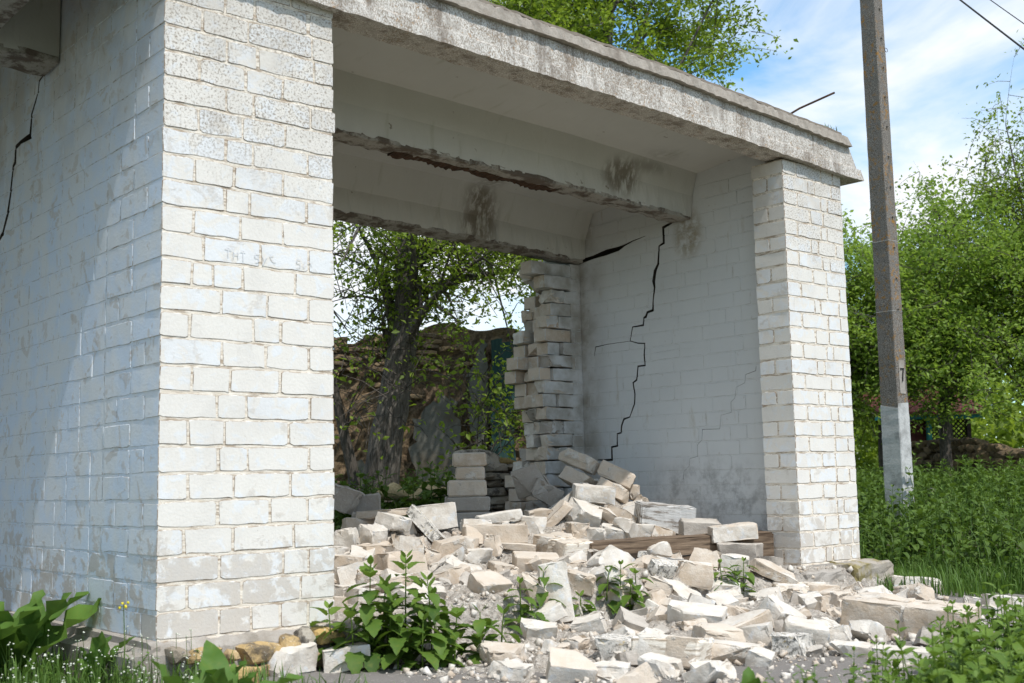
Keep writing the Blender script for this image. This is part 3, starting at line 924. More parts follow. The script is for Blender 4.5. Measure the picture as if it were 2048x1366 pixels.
def crack_cutter(path, x0, x1):
    pts, ws = [Vector(p) for p in path[0]], path[1]
    n = len(pts)
    L_, R_ = [], []
    for i in range(n):
        d0 = (pts[i] - pts[i - 1]).normalized() if i else None
        d1 = (pts[i + 1] - pts[i]).normalized() if i < n - 1 else None
        d0, d1 = d0 or d1, d1 or d0
        m = Vector((-(d0 + d1).y, (d0 + d1).x))
        m = m.normalized() if m.length > 1e-4 else Vector((-d1.y, d1.x))
        k = 1 / max(.55, m.dot(Vector((-d1.y, d1.x))))
        wv_ = m * (ws[i] / 2 * k * rng.uniform(.5, 1.4))
        L_.append(pts[i] + wv_); R_.append(pts[i] - wv_)
    v = []
    for x in (x0, x1):
        v += [(x, p.x, p.y) for p in L_] + [(x, p.x, p.y) for p in R_]
    f = []
    for i in range(n - 1):
        f += [(i, i + 1, n + i + 1, n + i), (2 * n + i, 3 * n + i, 3 * n + i + 1, 2 * n + i + 1),
              (i, 2 * n + i, 2 * n + i + 1, i + 1), (n + i, n + i + 1, 3 * n + i + 1, 3 * n + i)]
    f += [(0, n, 3 * n, 2 * n), (n - 1, 3 * n - 1, 4 * n - 1, 2 * n - 1)]
    bm = bmesh.new(); me = mesh_from('cutter', v, f, M['crack']); bm.from_mesh(me)
    bmesh.ops.recalc_face_normals(bm, faces=bm.faces[:]); bm.to_mesh(me); bm.free()
    return link(bpy.data.objects.new('cutter', me))


def crack_bounds(paths):
    return [((min(a[0], b[0]) - .02, max(a[0], b[0]) + .02), (min(a[1], b[1]) - .02, max(a[1], b[1]) + .02)) for pts, _ in paths for a, b in zip(pts, pts[1:])]


right_paths = [(MAIN, MAIN_W + [.010] * 10), (BR1, [.005, .004, .006, .003]), (BR2, [.004, .003, .006, .002]), (BR3, [.0020] * 18), (TOPC, [.050, .042, .034, .022, .016, .009, .004])]
left_paths = [(LEFT, [.008, .010, .010, .014, .022, .024, .022, .026, .026, .022, .020, .024, .024, .024])]
todo, cutters = {}, []
for paths, wall_objs, bricks, xa in ((right_paths, (end_wall, upper), end_bricks, EW_X), (left_paths, (dividing_wall,), left_bricks, 0.0)):
    for path in paths:
        c = crack_cutter(path, xa - .03, xa + .09)
        cutters.append(c)
        bounds = crack_bounds([path])
        hits = list(wall_objs) if min(path[1]) > .0025 or path[0] is BR3 else []
        for o in bricks:
            ys = [o.location.y - v.co.x for v in o.data.vertices]; zs = [o.location.z + v.co.z for v in o.data.vertices]
            y0, y1, z0, z1 = min(ys), max(ys), min(zs), max(zs)
            if any(b[0][0] < y1 and b[0][1] > y0 and b[1][0] < z1 and b[1][1] > z0 for b in bounds): hits.append(o)
        for o in hits:
            md = o.modifiers.new('crack', 'BOOLEAN')
            md.operation = 'DIFFERENCE'; md.object = c; md.solver = 'EXACT'; md.material_mode = 'TRANSFER'
            todo[o.name] = o
bpy.context.view_layer.update()
dg = bpy.context.evaluated_depsgraph_get()
fresh = {k: bpy.data.meshes.new_from_object(o.evaluated_get(dg)) for k, o in todo.items()}
for k, o in todo.items():
    o.modifiers.clear()
    if len(fresh[k].vertices) > 3: o.data = fresh[k]
for c in cutters:
    bpy.data.objects.remove(c)

# faint pencilled strokes on the near wall's face
def stroke(pts, w=.0016):
    v, f = [], []
    for (x0, z0), (x1, z1) in zip(pts, pts[1:]):
        d = Vector((x1 - x0, z1 - z0)); d.normalize(); n = Vector((-d.y, d.x)) * w
        e = len(v)
        v += [(x0 - n.x, -.0042, z0 - n.y), (x1 - n.x, -.0042, z1 - n.y), (x1 + n.x, -.0042, z1 + n.y), (x0 + n.x, -.0042, z0 + n.y)]
        f.append((e, e + 1, e + 2, e + 3))
    return v, f


wv, wf = [], []
for pts in ([(.255, 1.462), (.285, 1.460)], [(.270, 1.461), (.270, 1.430)], [(.293, 1.460), (.293, 1.428)], [(.312, 1.458), (.312, 1.427)], [(.293, 1.444), (.312, 1.443)], [(.322, 1.459), (.345, 1.457)], [(.334, 1.458), (.334, 1.420)],
            [(.405, 1.455), (.385, 1.455), (.385, 1.440), (.400, 1.440), (.402, 1.425), (.387, 1.421)], [(.418, 1.448), (.426, 1.434)], [(.438, 1.449), (.418, 1.412)], [(.466, 1.455), (.450, 1.453), (.462, 1.435), (.478, 1.430)],
            [(.590, 1.452), (.572, 1.452), (.572, 1.438), (.588, 1.437), (.588, 1.421), (.572, 1.419)], [(.612, 1.452), (.604, 1.42)], [(.625, 1.448), (.640, 1.442), (.640, 1.43)]):
    v, f = stroke(pts)
    e = len(wv); wv += v; wf += [tuple(i + e for i in q) for q in f]
obj('pencil_marks', mesh_from('pencil_marks', wv, wf, M['pencil']), dividing_wall)

# ------------------------------------------------------------------ rubble
from mathutils import noise as mnoise


def chunk_bm(L, D, H, seed, cuts=1, bev=.004, rough=.002, cut_depth=.35):
    r = random.Random(seed)
    bm = bmesh.new()
    bmesh.ops.create_cube(bm, size=1.0)
    for v in bm.verts:
        v.co = Vector((v.co.x * L, v.co.y * D, v.co.z * H))
    for c in range(cuts):
        n = Vector((r.gauss(0, 1), r.gauss(0, .8), r.gauss(0, .8))).normalized()
        ext = abs(n.x) * L / 2 + abs(n.y) * D / 2 + abs(n.z) * H / 2
        off = ext * r.uniform(1 - 2 * cut_depth, .88) if c else ext * r.uniform(.45, .8)
        before = set(bm.faces)
        bmesh.ops.bisect_plane(bm, geom=bm.verts[:] + bm.edges[:] + bm.faces[:], plane_co=n * off, plane_no=n, clear_outer=True)
        edges = [e for e in bm.edges if len(e.link_faces) == 1]
        if edges:
            res = bmesh.ops.holes_fill(bm, edges=edges, sides=0)
            new = res['faces']
            if new:
                pk = bmesh.ops.poke(bm, faces=new)
                for v in pk['verts']:
                    v.co += n * r.uniform(-.10, .07) * min(L, D, H) * 1.2
    bmesh.ops.remove_doubles(bm, verts=bm.verts[:], dist=.002)
    es = [e for e in bm.edges if len(e.link_faces) == 2 and e.calc_face_angle(0) > .35]
    if bev and es:
        bmesh.ops.bevel(bm, geom=es, offset=bev, segments=1, affect='EDGES', clamp_overlap=True)
    for v in bm.verts:
        v.co += Vector((r.uniform(-rough, rough), r.uniform(-rough, rough), r.uniform(-rough, rough)))
    bm.normal_update()
    return bm


def chunk_mesh(name, L, D, H, seed, mats, cuts=1, bev=.004, rough=.002, paint=None, cut_depth=.35, worn=0.0):
    bm = chunk_bm(L, D, H, seed, cuts, bev, rough, cut_depth)
    me = bpy.data.meshes.new(name)
    if worn:
        bmesh.ops.triangulate(bm, faces=bm.faces[:])
        for _ in range(2):
            bmesh.ops.subdivide_edges(bm, edges=[e for e in bm.edges if e.calc_length() > .022], cuts=1)
            bmesh.ops.triangulate(bm, faces=bm.faces[:])
        bm.normal_update()
        off = Vector((seed * 1.7, seed * .9, 0))
        moves = []
        for v in bm.verts:
            n1_ = mnoise.noise(v.co * 16 + off); n2_ = mnoise.noise(v.co * 55 + off)
            sharp = max((e.calc_face_angle(0) for e in v.link_edges if len(e.link_faces) == 2), default=0)
            chip = max(0, n2_ - .05) * (.030 if sharp > .3 else .006)
            moves.append(v.normal * (worn * (n1_ * .010 + n2_ * .003 - chip)))
        for v, m_ in zip(bm.verts, moves): v.co += m_
        bm.normal_update()
    if paint is not None:
        ax = Vector(paint)
        for f in bm.faces:
            if f.normal.dot(ax) > .9: f.material_index = 1
    bm.to_mesh(me); bm.free()
    for m in mats: me.materials.append(m)
    if worn:
        me.polygons.foreach_set('use_smooth', [True] * len(me.polygons))
        me.set_sharp_from_angle(angle=R(28))
    return me


YAW0 = -R(40.83)
for i, (x, y0, z, l, dep) in enumerate(snapped):       # snapped ends of the rear wall's courses
    me = chunk_mesh('brick', l * 1.05, dep, PL_P - .006, 1500 + i, [M[('tan', 'grey', 'tan', 'white')[i % 4]], M['interior']], 1 + i % 2, .005, .004, (0, -1, 0), .25, worn=1.2)
    obj('brick', me, rear_wall, (x + l / 2, y0 + dep / 2, z + PL_P / 2), (rng.uniform(-.05, .05), rng.uniform(-.06, .06), rng.uniform(-.1, .1)))


def cam_rot(a, t, p):
    return (Matrix.Rotation(YAW0, 3, 'Z') @ Matrix.Rotation(R(t), 3, 'Y') @ Matrix.Rotation(R(a), 3, 'Z') @ Matrix.Rotation(R(p), 3, 'X')).to_euler()


MAT = {'T': 'tan', 'W': 'white', 'L': 'lichen', 'G': 'grey', 'F': 'tan'}
BLOCKS = [
    (3.49, 1.42, 0.663, 0.249, 0.12, 0.083, -12, 26, -8, 'B', 'T', 'whole tan brick lying tilted at the very top of the heap'),
    (3.622, 1.22, 0.562, 0.223, 0.12, 0.091, -12, 27, -8, 'B', 'T', "tan tilted brick just right of the heap's topmost brick"),
    (3.427, 1.35, 0.535, 0.21, 0.12, 0.083, -12, 27, -8, 'B', 'T', "tan tilted brick directly below the heap's topmost brick"),
    (3.528, 1.15, 0.462, 0.219, 0.12, 0.079, -12, 27, -8, 'B', 'T', 'sunlit tan brick in the lower course of the tilted four near the peak'),
    (3.258, 1.06, 0.456, 0.232, 0.12, 0.096, 8, 6, 4, 'B', 'W', 'pale flat-lying brick in front of the tilted bricks near the peak'),
    (3.204, 1.249, 0.412, 0.242, 0.12, 0.055, 10, -36, 0, 'B', 'W', 'white-faced brick sloping down left from the pale flat brick near the peak'),
    (3.013, 1.162, 0.319, 0.241, 0.12, 0.055, 10, -42, 10, 'B', 'T', 'tan brick leaning steeply in front of the dark gap below the peak'),
    (3.135, 1.029, 0.328, 0.178, 0.125, 0.121, 30, 20, 30, 'C', 'W', 'white wedge of brick between the leaning tan brick and the peak'),
    (3.3, 0.942, 0.311, 0.165, 0.115, 0.078, 20, 30, 20, 'C', 'T', 'tan split brick with dark end below the tilted bricks'),
    (3.421, 0.849, 0.242, 0.223, 0.12, 0.083, 14, -2, 0, 'B', 'W', 'brick with a bright white painted side at the left end of the timber'),
    (3.014, 0.947, 0.243, 0.12, 0.084, 0.088, 10, 2, 0, 'C', 'T', 'square tan half brick below the leaning tan brick'),
    (3.093, 0.882, 0.22, 0.097, 0.07, 0.073, -20, 8, 10, 'C', 'W', 'small pale half brick beside the square tan half brick'),
    (3.209, 0.848, 0.225, 0.132, 0.092, 0.073, 25, 12, 15, 'C', 'W', 'half brick with white top left of the white painted side brick'),
    (3.72, 1.16, 0.455, 0.081, 0.07, 0.091, 20, 10, 0, 'C', 'T', 'small tan piece at the right edge of the peak'),
    (3.72, 1.076, 0.382, 0.093, 0.07, 0.076, -20, 20, 0, 'C', 'T', 'small tan piece against the interior wall right of the peak'),
    (3.649, 1.013, 0.31, 0.12, 0.084, 0.08, 30, 0, 10, 'C', 'T', 'tan half brick against the interior wall near the timber'),
    (2.98, 1.25, 0.355, 0.15, 0.105, 0.06, 15, -5, 12, 'C', 'T', 'ragged tan flake resting on a white-edged half brick'),
    (2.784, 1.1, 0.282, 0.144, 0.101, 0.099, 35, 5, 0, 'C', 'W', 'white-edged half brick under the ragged tan flake'),
    (2.596, 1.17, 0.334, 0.243, 0.12, 0.06, 10, -9, 0, 'B', 'W', 'white brick rising to the right behind the long tan block'),
    (2.418, 0.995, 0.254, 0.339, 0.12, 0.096, 4, 1, 0, 'B', 'T', 'long tan double block lying level in the middle of the heap'),
    (2.157, 1.2, 0.355, 0.187, 0.12, 0.125, 40, -6, 0, 'B', 'W', 'cube-like block standing corner forward beside the brick stack'),
    (2.038, 1.12, 0.311, 0.213, 0.12, 0.055, 10, 46, 0, 'B', 'L', 'lichen-spotted white brick leaning steeply down to the right'),
    (1.838, 1.15, 0.34, 0.141, 0.12, 0.069, 12, 14, 0, 'B', 'W', 'white tilted brick under the thin plaster slab'),
    (1.652, 1.083, 0.266, 0.139, 0.097, 0.114, -15, 20, 20, 'C', 'W', 'big white broken block right of the near wall edge'),
    (1.528, 1.137, 0.26, 0.125, 0.087, 0.103, -8, -10, 0, 'C', 'W', 'white broken block touching the near wall edge'),
    (1.738, 0.938, 0.204, 0.247, 0.16, 0.127, -4, 4, -6, 'C', 'T', 'large rough tan block with mortar crust in the heap'),
    (2.008, 0.905, 0.196, 0.184, 0.12, 0.088, 18, -16, 10, 'B', 'T', 'tan brick with pale side tilted up right of the rough tan block'),
    (2.157, 0.91, 0.199, 0.08, 0.07, 0.095, 10, 8, 0, 'C', 'T', 'orange-tan upright shard right of the tilted pale-sided brick'),
    (2.295, 0.858, 0.193, 0.095, 0.07, 0.12, -20, 5, 0, 'C', 'T', 'narrow standing splinter of tan brick with pale edge'),
    (2.154, 0.839, 0.154, 0.172, 0.12, 0.068, 6, 0, 0, 'B', 'W', 'pale brick face down behind the standing splinter'),
    (1.872, 0.742, 0.118, 0.157, 0.11, 0.074, 30, -22, 10, 'C', 'W', 'white wedge-shaped piece above the nettles'),
    (1.944, 0.671, 0.091, 0.122, 0.085, 0.061, 40, 15, 20, 'C', 'W', 'small white cube piece right of the wedge above the nettles'),
    (2.48, 0.898, 0.188, 0.204, 0.2, 0.03, 5, 6, 0, 'S', 'T', 'thin flat tan slab in front of the long double block'),
    (2.7, 0.751, 0.164, 0.254, 0.22, 0.111, -15, 14, 10, 'F', 'T', 'clump of split tan bricks with mortar left of the timber'),
    (2.832, 0.607, 0.107, 0.112, 0.079, 0.092, 5, 2, 0, 'C', 'G', 'grey-faced half brick right of the split tan clump'),
    (3.071, 0.56, 0.106, 0.183, 0.12, 0.08, 8, 4, 0, 'B', 'L', 'white brick with grey lichen spots lying below the timber'),
    (2.391, 0.628, 0.106, 0.228, 0.12, 0.091, 10, 4, 12, 'B', 'T', 'tan brick with white end above the tall upright block'),
    (1.96, -0.153, 0.077, 0.116, 0.081, 0.091, 20, 10, 10, 'C', 'T', 'rounded tan chunk right of the tall upright block'),
    (2.135, -0.134, 0.096, 0.11, 0.077, 0.082, -20, -15, 20, 'C', 'W', 'white chunk above the middle weeds'),
    (1.783, -0.182, 0.048, 0.267, 0.1, 0.117, 25, 82, 0, 'B', 'W', 'tall white block standing on end, leaning beside weeds'),
    (1.64, -0.231, -0.04, 0.189, 0.12, 0.057, 14, -22, 10, 'B', 'W', 'pale brick leaning at the foot of the tall upright block'),
    (1.518, -0.359, -0.078, 0.124, 0.087, 0.067, 30, 0, 20, 'C', 'W', 'pale stub in front of the foot of the tall upright block'),
    (2.558, -0.127, 0.096, 0.135, 0.094, 0.07, 20, 12, 20, 'C', 'L', 'white chunk with sooty grey marks below the timber middle'),
    (3.596, 0.28, 0.222, 0.25, 0.12, 0.084, 6, -4, 0, 'B', 'T', 'tan brick with white end laid on top of another by the pillar'),
    (3.559, 0.22, 0.112, 0.272, 0.16, 0.106, 4, 2, 0, 'C', 'G', 'grey-brown rough block under the white-ended brick by the pillar'),
    (3.576, 0.5, 0.253, 0.218, 0.12, 0.093, 6, 1, 0, 'B', 'G', 'grey-tan brick resting on top of the timber'),
    (2.749, -0.154, 0.066, 0.152, 0.106, 0.113, 25, 8, 0, 'C', 'T', 'upright tan half brick in front of the timber'),
    (3.395, -0.148, 0.033, 0.245, 0.12, 0.055, 10, 26, 14, 'B', 'T', 'tan brick sliding down right in front of the pillar base'),
    (2.904, -0.194, -0.022, 0.163, 0.114, 0.066, 20, 5, 8, 'C', 'W', 'pale lump left of the brick sliding before the pillar'),
    (2.582, -0.198, -0.007, 0.243, 0.2, 0.03, 6, 28, 14, 'S', 'W', 'long pale slab tilted down to the right before the timber'),
    (3.499, -0.246, -0.085, 0.326, 0.22, 0.102, 6, 4, 0, 'F', 'T', 'two tan bricks still mortared together in front of the pillar'),
    (3.092, -0.79, -0.059, 0.107, 0.075, 0.077, 20, 4, 0, 'C', 'T', 'square pale end piece right of the mortared pair'),
    (4.619, -0.291, -0.116, 0.4, 0.2, 0.09, 6, 3, -4, 'S', 'W', 'big flat white slab on the asphalt behind the huge fragment'),
    (2.836, -1.284, -0.083, 0.46, 0.22, 0.129, 2, 8, 32, 'F', 'F', "huge fragment of mortared bricks lying tilted at the heap's right end"),
    (3.816, -1.222, -0.11, 0.183, 0.12, 0.092, 25, 8, 0, 'B', 'W', 'white block on the asphalt right of the huge fragment'),
    (4.004, -0.955, -0.128, 0.12, 0.084, 0.055, 10, 10, 0, 'C', 'W', 'low pale piece between the huge fragment and the rightmost block'),
    (2.097, -0.717, -0.05, 0.213, 0.12, 0.083, 12, 6, 16, 'B', 'W', 'bluish white brick in the sunlit spill below the long pale slab'),
    (2.125, -0.951, -0.068, 0.202, 0.12, 0.069, 20, -20, 8, 'B', 'T', 'pale tan brick raised at its right end in the spill'),
    (2.377, -0.946, -0.05, 0.164, 0.115, 0.1, 40, 18, 30, 'C', 'W', 'bluish painted wedge pointing up in the spill'),
    (2.233, -1.173, -0.092, 0.152, 0.12, 0.085, 25, 12, 12, 'B', 'W', 'rounded white brick end right of the bluish wedge'),
    (2.063, -1.237, -0.113, 0.131, 0.092, 0.074, 8, 2, 0, 'C', 'L', 'speckled lichen-grey brick face below the bluish wedge'),
    (1.456, -0.861, -0.098, 0.162, 0.114, 0.083, 6, 3, 0, 'C', 'L', 'white block with a patch of grey lichen facing out'),
    (1.554, -1.065, -0.101, 0.249, 0.22, 0.097, 6, 2, -6, 'F', 'T', 'broad tan fragment of two bricks right of the lichen patch block'),
    (1.763, -1.177, -0.116, 0.184, 0.12, 0.064, 10, 4, 0, 'B', 'T', 'tan brick right of the broad two-brick fragment'),
    (1.131, -0.565, -0.11, 0.148, 0.103, 0.081, 12, 0, 0, 'C', 'T', 'tan block at the left front of the spill beside the nettles'),
    (0.966, -0.805, -0.128, 0.134, 0.094, 0.055, 10, 6, 0, 'C', 'W', 'white flat lump in front of the tan block by the nettles'),
    (1.083, -1.014, -0.116, 0.142, 0.12, 0.081, 30, 8, 20, 'B', 'T', 'cream upright block at the front edge of the spill'),
    (1.37, -1.182, -0.126, 0.127, 0.089, 0.06, -10, 6, 10, 'C', 'W', 'white low block at the front edge below the two-brick fragment'),
    (1.435, -1.356, -0.132, 0.159, 0.111, 0.056, 8, 2, 10, 'C', 'W', 'white block half hidden by the single tall dock leaf'),
    (1.194, -1.081, -0.133, 0.121, 0.085, 0.055, 20, 6, 10, 'C', 'W', 'small white lump at the front edge of the spill'),
    (0.503, -0.089, -0.109, 0.211, 0.148, 0.1, 42, -14, 12, 'C', 'W', 'cube-like white block lying before the plinth stones'),
    (0.677, -0.2, -0.106, 0.167, 0.12, 0.075, 10, -6, 0, 'B', 'W', 'whole white brick beside the nettle clump, before the plinth'),
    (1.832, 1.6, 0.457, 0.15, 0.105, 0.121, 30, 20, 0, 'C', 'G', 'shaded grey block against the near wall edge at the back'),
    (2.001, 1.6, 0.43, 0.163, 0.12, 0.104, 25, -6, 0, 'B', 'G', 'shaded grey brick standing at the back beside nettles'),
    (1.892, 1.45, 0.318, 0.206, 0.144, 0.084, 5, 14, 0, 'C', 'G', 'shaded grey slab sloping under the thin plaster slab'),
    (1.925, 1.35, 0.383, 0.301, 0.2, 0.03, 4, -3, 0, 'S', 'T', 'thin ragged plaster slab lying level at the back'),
    (3.187, 1.55, 0.548, 0.183, 0.128, 0.165, 30, -18, 0, 'C', 'G', 'dark shaded block leaning at the foot of the rear wall'),  # shadow on this block and the next is put into their dark grey
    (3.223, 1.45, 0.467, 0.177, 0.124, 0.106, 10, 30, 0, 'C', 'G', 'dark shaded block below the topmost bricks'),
    (1.409, 0.899, 0.145, 0.161, 0.113, 0.099, -10, 4, 0, 'C', 'T', 'pale block at the near wall edge under the white broken ones'),
    (1.426, 0.707, 0.086, 0.178, 0.125, 0.081, 6, 6, 0, 'C', 'T', 'tan block just behind the tallest nettle stems'),
    (1.101, 0.474, 0.053, 0.105, 0.073, 0.073, 10, 4, 0, 'C', 'W', 'white block low at the near wall edge'),
    (1.563, 0.577, 0.071, 0.157, 0.11, 0.069, 10, -6, 0, 'C', 'T', 'tan block between the two tall nettle stems'),
    (2.17, 0.622, 0.089, 0.145, 0.2, 0.06, 10, 8, 0, 'S', 'T', 'flat tan flake lying above the chalky patch'),
    (2.022, 0.606, 0.074, 0.164, 0.2, 0.046, -6, 4, 0, 'S', 'T', 'tan flake left of the flat flake above the chalky patch'),
    (3.017, 0.617, 0.118, 0.118, 0.082, 0.086, 14, 0, 10, 'C', 'W', 'pale broken piece between grey half brick and lichen brick'),
    (2.256, -0.305, -0.069, 0.099, 0.07, 0.055, 20, 10, 10, 'C', 'W', 'small white piece below the middle weeds'),
    (1.735, -0.441, -0.067, 0.119, 0.083, 0.065, 10, -14, 14, 'C', 'W', "white chunk right of the tall upright block's foot"),
    (1.452, -0.644, -0.102, 0.103, 0.072, 0.055, -10, 10, 10, 'C', 'T', 'tan stub left of the lichen patch block'),
    (2.499, -1.11, -0.097, 0.12, 0.084, 0.055, 14, 6, 10, 'C', 'W', 'white piece under the left end of the huge fragment'),
    (2.198, -1.404, -0.131, 0.127, 0.089, 0.055, 10, 4, 6, 'C', 'W', "pale piece in front of the huge fragment's left end"),
    (2.194, -1.653, -0.134, 0.206, 0.12, 0.058, 6, 3, 0, 'B', 'W', 'pale block half hidden by the right weeds'),
    (3.138, -0.253, -0.087, 0.121, 0.084, 0.062, 20, -8, 10, 'C', 'W', 'pale piece left of the mortared pair'),
    (1.728, -0.764, -0.091, 0.093, 0.07, 0.055, 0, 10, 20, 'C', 'W', 'small white piece behind the broad two-brick fragment'),
]
for i, (x, y, z, L, D, H, a, t, p, sh, ty, lab) in enumerate(BLOCKS):
    rr = random.Random(100 + i)
    L, D, H = L * 1.06, D * 1.05, H * 1.10
    if ty == 'F': a, t, p, L, H = -36, 5, 6, .54, .15
    elif rr.random() < .55 and sh != 'S': a -= 30; L = min(.26, L * 1.12)
    main = M[MAT[ty]]
    rot = cam_rot(a, t, p)
    group = 'fallen brick pieces of the rubble heap'
    if sh == 'F':
        root = chunk_mesh('brickwork_fragment', L * .985, D * .97, H * .95, 300 + i, [M['mortar'] if ty != 'F' else M['tan']], 0, .008, .003)
        o = obj('brickwork_fragment', root, None, (x, y, z), rot)
        nb = max(2, int(round(L / .23)))
        lb = L / nb
        for q in range(nb):
            for s in (-1, 1):
                me = chunk_mesh('brick', lb - .010, D / 2 - .006, H, 500 + i * 17 + q * 3 + s, [M['tan'] if rr.random() < .7 or ty == 'F' else M['white'], M['white']], 1 if q in (0, nb - 1) else 0, .006, .003, cut_depth=.2, worn=1.0)
                obj('brick', me, o, (-L / 2 + lb * (q + .5), s * D / 4 * 1.03, rr.uniform(.002, .007)), (rr.uniform(-.03, .03), rr.uniform(-.03, .03), rr.uniform(-.03, .03)))
        tag(o, lab, 'brick fragment', group)
    else:
        cuts = {'B': rr.choice((0, 1, 1, 2)), 'C': rr.choice((2, 3, 4)), 'S': 3}[sh]
        paint = rr.choice(((0, -1, 0), (0, -1, 0), (0, 0, 1), (1, 0, 0))) if ty == 'T' and rr.random() < .4 else None
        me = chunk_mesh('brick_block', L, D, H, 300 + i, [main, M['white']], cuts, min(.006, H * .08), .004, paint, .22 if sh == 'B' else .32, worn=.7 if sh == 'B' else 1.1)
        o = obj('brick_block' if sh == 'B' else ('brick_slab' if sh == 'S' else 'brick_chunk'), me, None, (x, y, z), rot)
        tag(o, lab, 'brick' if sh == 'B' else 'rubble piece', group)

# smaller broken pieces, each its own thing
variants = []
for v in range(26):
    rr = random.Random(900 + v)
    L = rr.uniform(.065, .165); D = L * rr.uniform(.5, .95); H = min(.09, L * rr.uniform(.35, .85))
    variants.append((chunk_mesh('brick_chip', L, D, H, 700 + v, [M[rr.choice(('tan', 'white', 'white', 'tan', 'tan', 'white', 'grey'))]], rr.choice((2, 3, 3)), .003, .0025, worn=.8), H))
placed = 0
rc = random.Random(55)
taken = [(b[0], b[1], max(b[3], b[4]) * .42) for b in BLOCKS]
while placed < 205:
    if rc.random() < .5:
        x, y = rc.gauss(2.2, .85), rc.gauss(-.62, .42)
        if not (.95 < x < 4.4 and -1.75 < y < -.08): continue
    else:
        x, y = rc.uniform(.80, 3.85), rc.uniform(-.1, 1.75)
        if x > 3.3 and y < .55 and rc.random() < .6: continue
    if y < -.1 and (x - 1.0) < .55 and y > -.5: continue
    if any((x - a) ** 2 + (y - b) ** 2 < (c * .55) ** 2 for a, b, c in taken): continue
    me, H = variants[rc.randrange(len(variants))]
    s = rc.uniform(.65, 1.15) if y < -.1 else rc.uniform(.85, 1.45)
    o = obj('brick_chip', me, None, (x, y, heap(x, y) + H * s * .30), (rc.uniform(-.5, .5), rc.uniform(-.5, .5), rc.uniform(0, 6.28)))
    o.scale = (s, s, s)
    hue = {'rubble_tan': 'tan', 'rubble_white': 'white', 'rubble_grey': 'grey'}[me.materials[0].name]
    zone = 'in the sunlit spill before the shelter' if y < -.1 else ('in the heap under the shelter\'s front half' if y < .9 else 'in the heap near the rear wall line')
    tag(o, f'{"finger-sized" if s < .9 else "fist-sized"} {hue} broken brick chip {zone}', 'rubble piece', f'{hue} brick chips {zone}')
    taken.append((x, y, .06))
    placed += 1

# fine crumbled bed of the heap
hv, hf, idx = [], [], {}
step = .035
xs_ = np.arange(.76, 4.75, step); ys_ = np.arange(-1.95, 2.2, step)
rh = random.Random(3)
for j, y in enumerate(ys_):
    for i, x in enumerate(xs_):
        if y > -.02 and x > 3.95: continue
        h = heap(x, y)
        spill = math.exp(-((x - 2.4) / 1.35) ** 2 - ((y + .6) / .62) ** 2)
        inside = y > -.08
        z = h + rh.uniform(-.016, .016) + (.006 if inside else -.020 + .040 * spill)
        idx[i, j] = len(hv)
        hv.append((x + rh.uniform(-.01, .01), y + rh.uniform(-.01, .01), z))
for j in range(len(ys_) - 1):
    for i in range(len(xs_) - 1):
        q = [(i, j), (i + 1, j), (i + 1, j + 1), (i, j + 1)]
        if all(k in idx for k in q): hf.append(tuple(idx[k] for k in q))
tag(obj('rubble_bed', mesh_from('rubble_bed', hv, hf, M['debris'])), 'crumbled chalky brick debris under the larger blocks', 'debris', kind='stuff')


def scatter_chips(name, n, mat, seed, lo, hi):
    r = np.random.default_rng(seed)
    cube = np.array([(x, y, z) for x in (-.5, .5) for y in (-.5, .5) for z in (-.5, .5)])
    fc = np.array([(0, 1, 3, 2), (4, 6, 7, 5), (0, 4, 5, 1), (2, 3, 7, 6), (0, 2, 6, 4), (1, 5, 7, 3)])
    V, F, k = [], [], 0
    while k < n:
        if r.random() < .62:
            x, y = r.normal(2.25, .95), r.normal(-.62, .5)
            if not (.72 < x < 4.7 and -1.9 < y < -.05): continue
        else:
            x, y = r.uniform(.8, 3.9), r.uniform(-.1, 1.9)
        s = lo * (hi / lo) ** (r.random() ** 2.2)
        A = Matrix(Euler(r.uniform(-3, 3, 3)).to_matrix())
        c = (cube * s * r.uniform(.45, 1.0, 3) + r.uniform(-.16, .16, (8, 3)) * s) @ np.array(A)
        base = max(heap(x, y), -.152 if y < -.1 else 0.0)
        V.append(c + (x, y, base + s * .22)); F.append(fc + 8 * k); k += 1
    return obj(name, np_mesh(name, np.concatenate(V), np.concatenate(F), mat))


tag(scatter_chips('rubble_crumbs', 3900, M['white'], 5, .006, .038), 'white crumbs of shattered brick strewn over the heap', 'debris', kind='stuff')
tag(scatter_chips('rubble_grit', 3600, M['tan'], 6, .006, .034), 'tan crumbs of shattered brick strewn over the heap', 'debris', kind='stuff')

# the little pier of bricks left standing where the rear wall was
st = empty('brick_pier', (2.75, 1.64, .22), R(-6))
tag(st, 'short pier of stacked pale bricks still standing at the back of the heap', 'brick pier')
zz = -.16
for k, (w, dx, mt, h) in enumerate(((.30, .0, 'grey', .10), (.28, .01, 'tan', .10), (.29, -.01, 'grey', .10), (.26, .0, 'grey', .095), (.24, -.01, 'tan', .10), (.18, .015, 'tan', .083), (.21, .01, 'tan', .088))):
    me = chunk_mesh('brick', w, .12, h - .003, 860 + k, [M[mt], M['white']], 0, .010, .003, (1, 0, 0))
    obj('brick', me, st, (dx, 0, zz + h / 2), (0, 0, R(-32) + rng.uniform(-.08, .08)))
    if k < 4:
        obj('brick', chunk_mesh('brick', w * .9, .12, h - .003, 880 + k, [M['grey']], 1, .008, .003), st, (dx + .05, .14, zz + h / 2), (0, 0, R(-32) + rng.uniform(-.1, .1)))
    zz += h

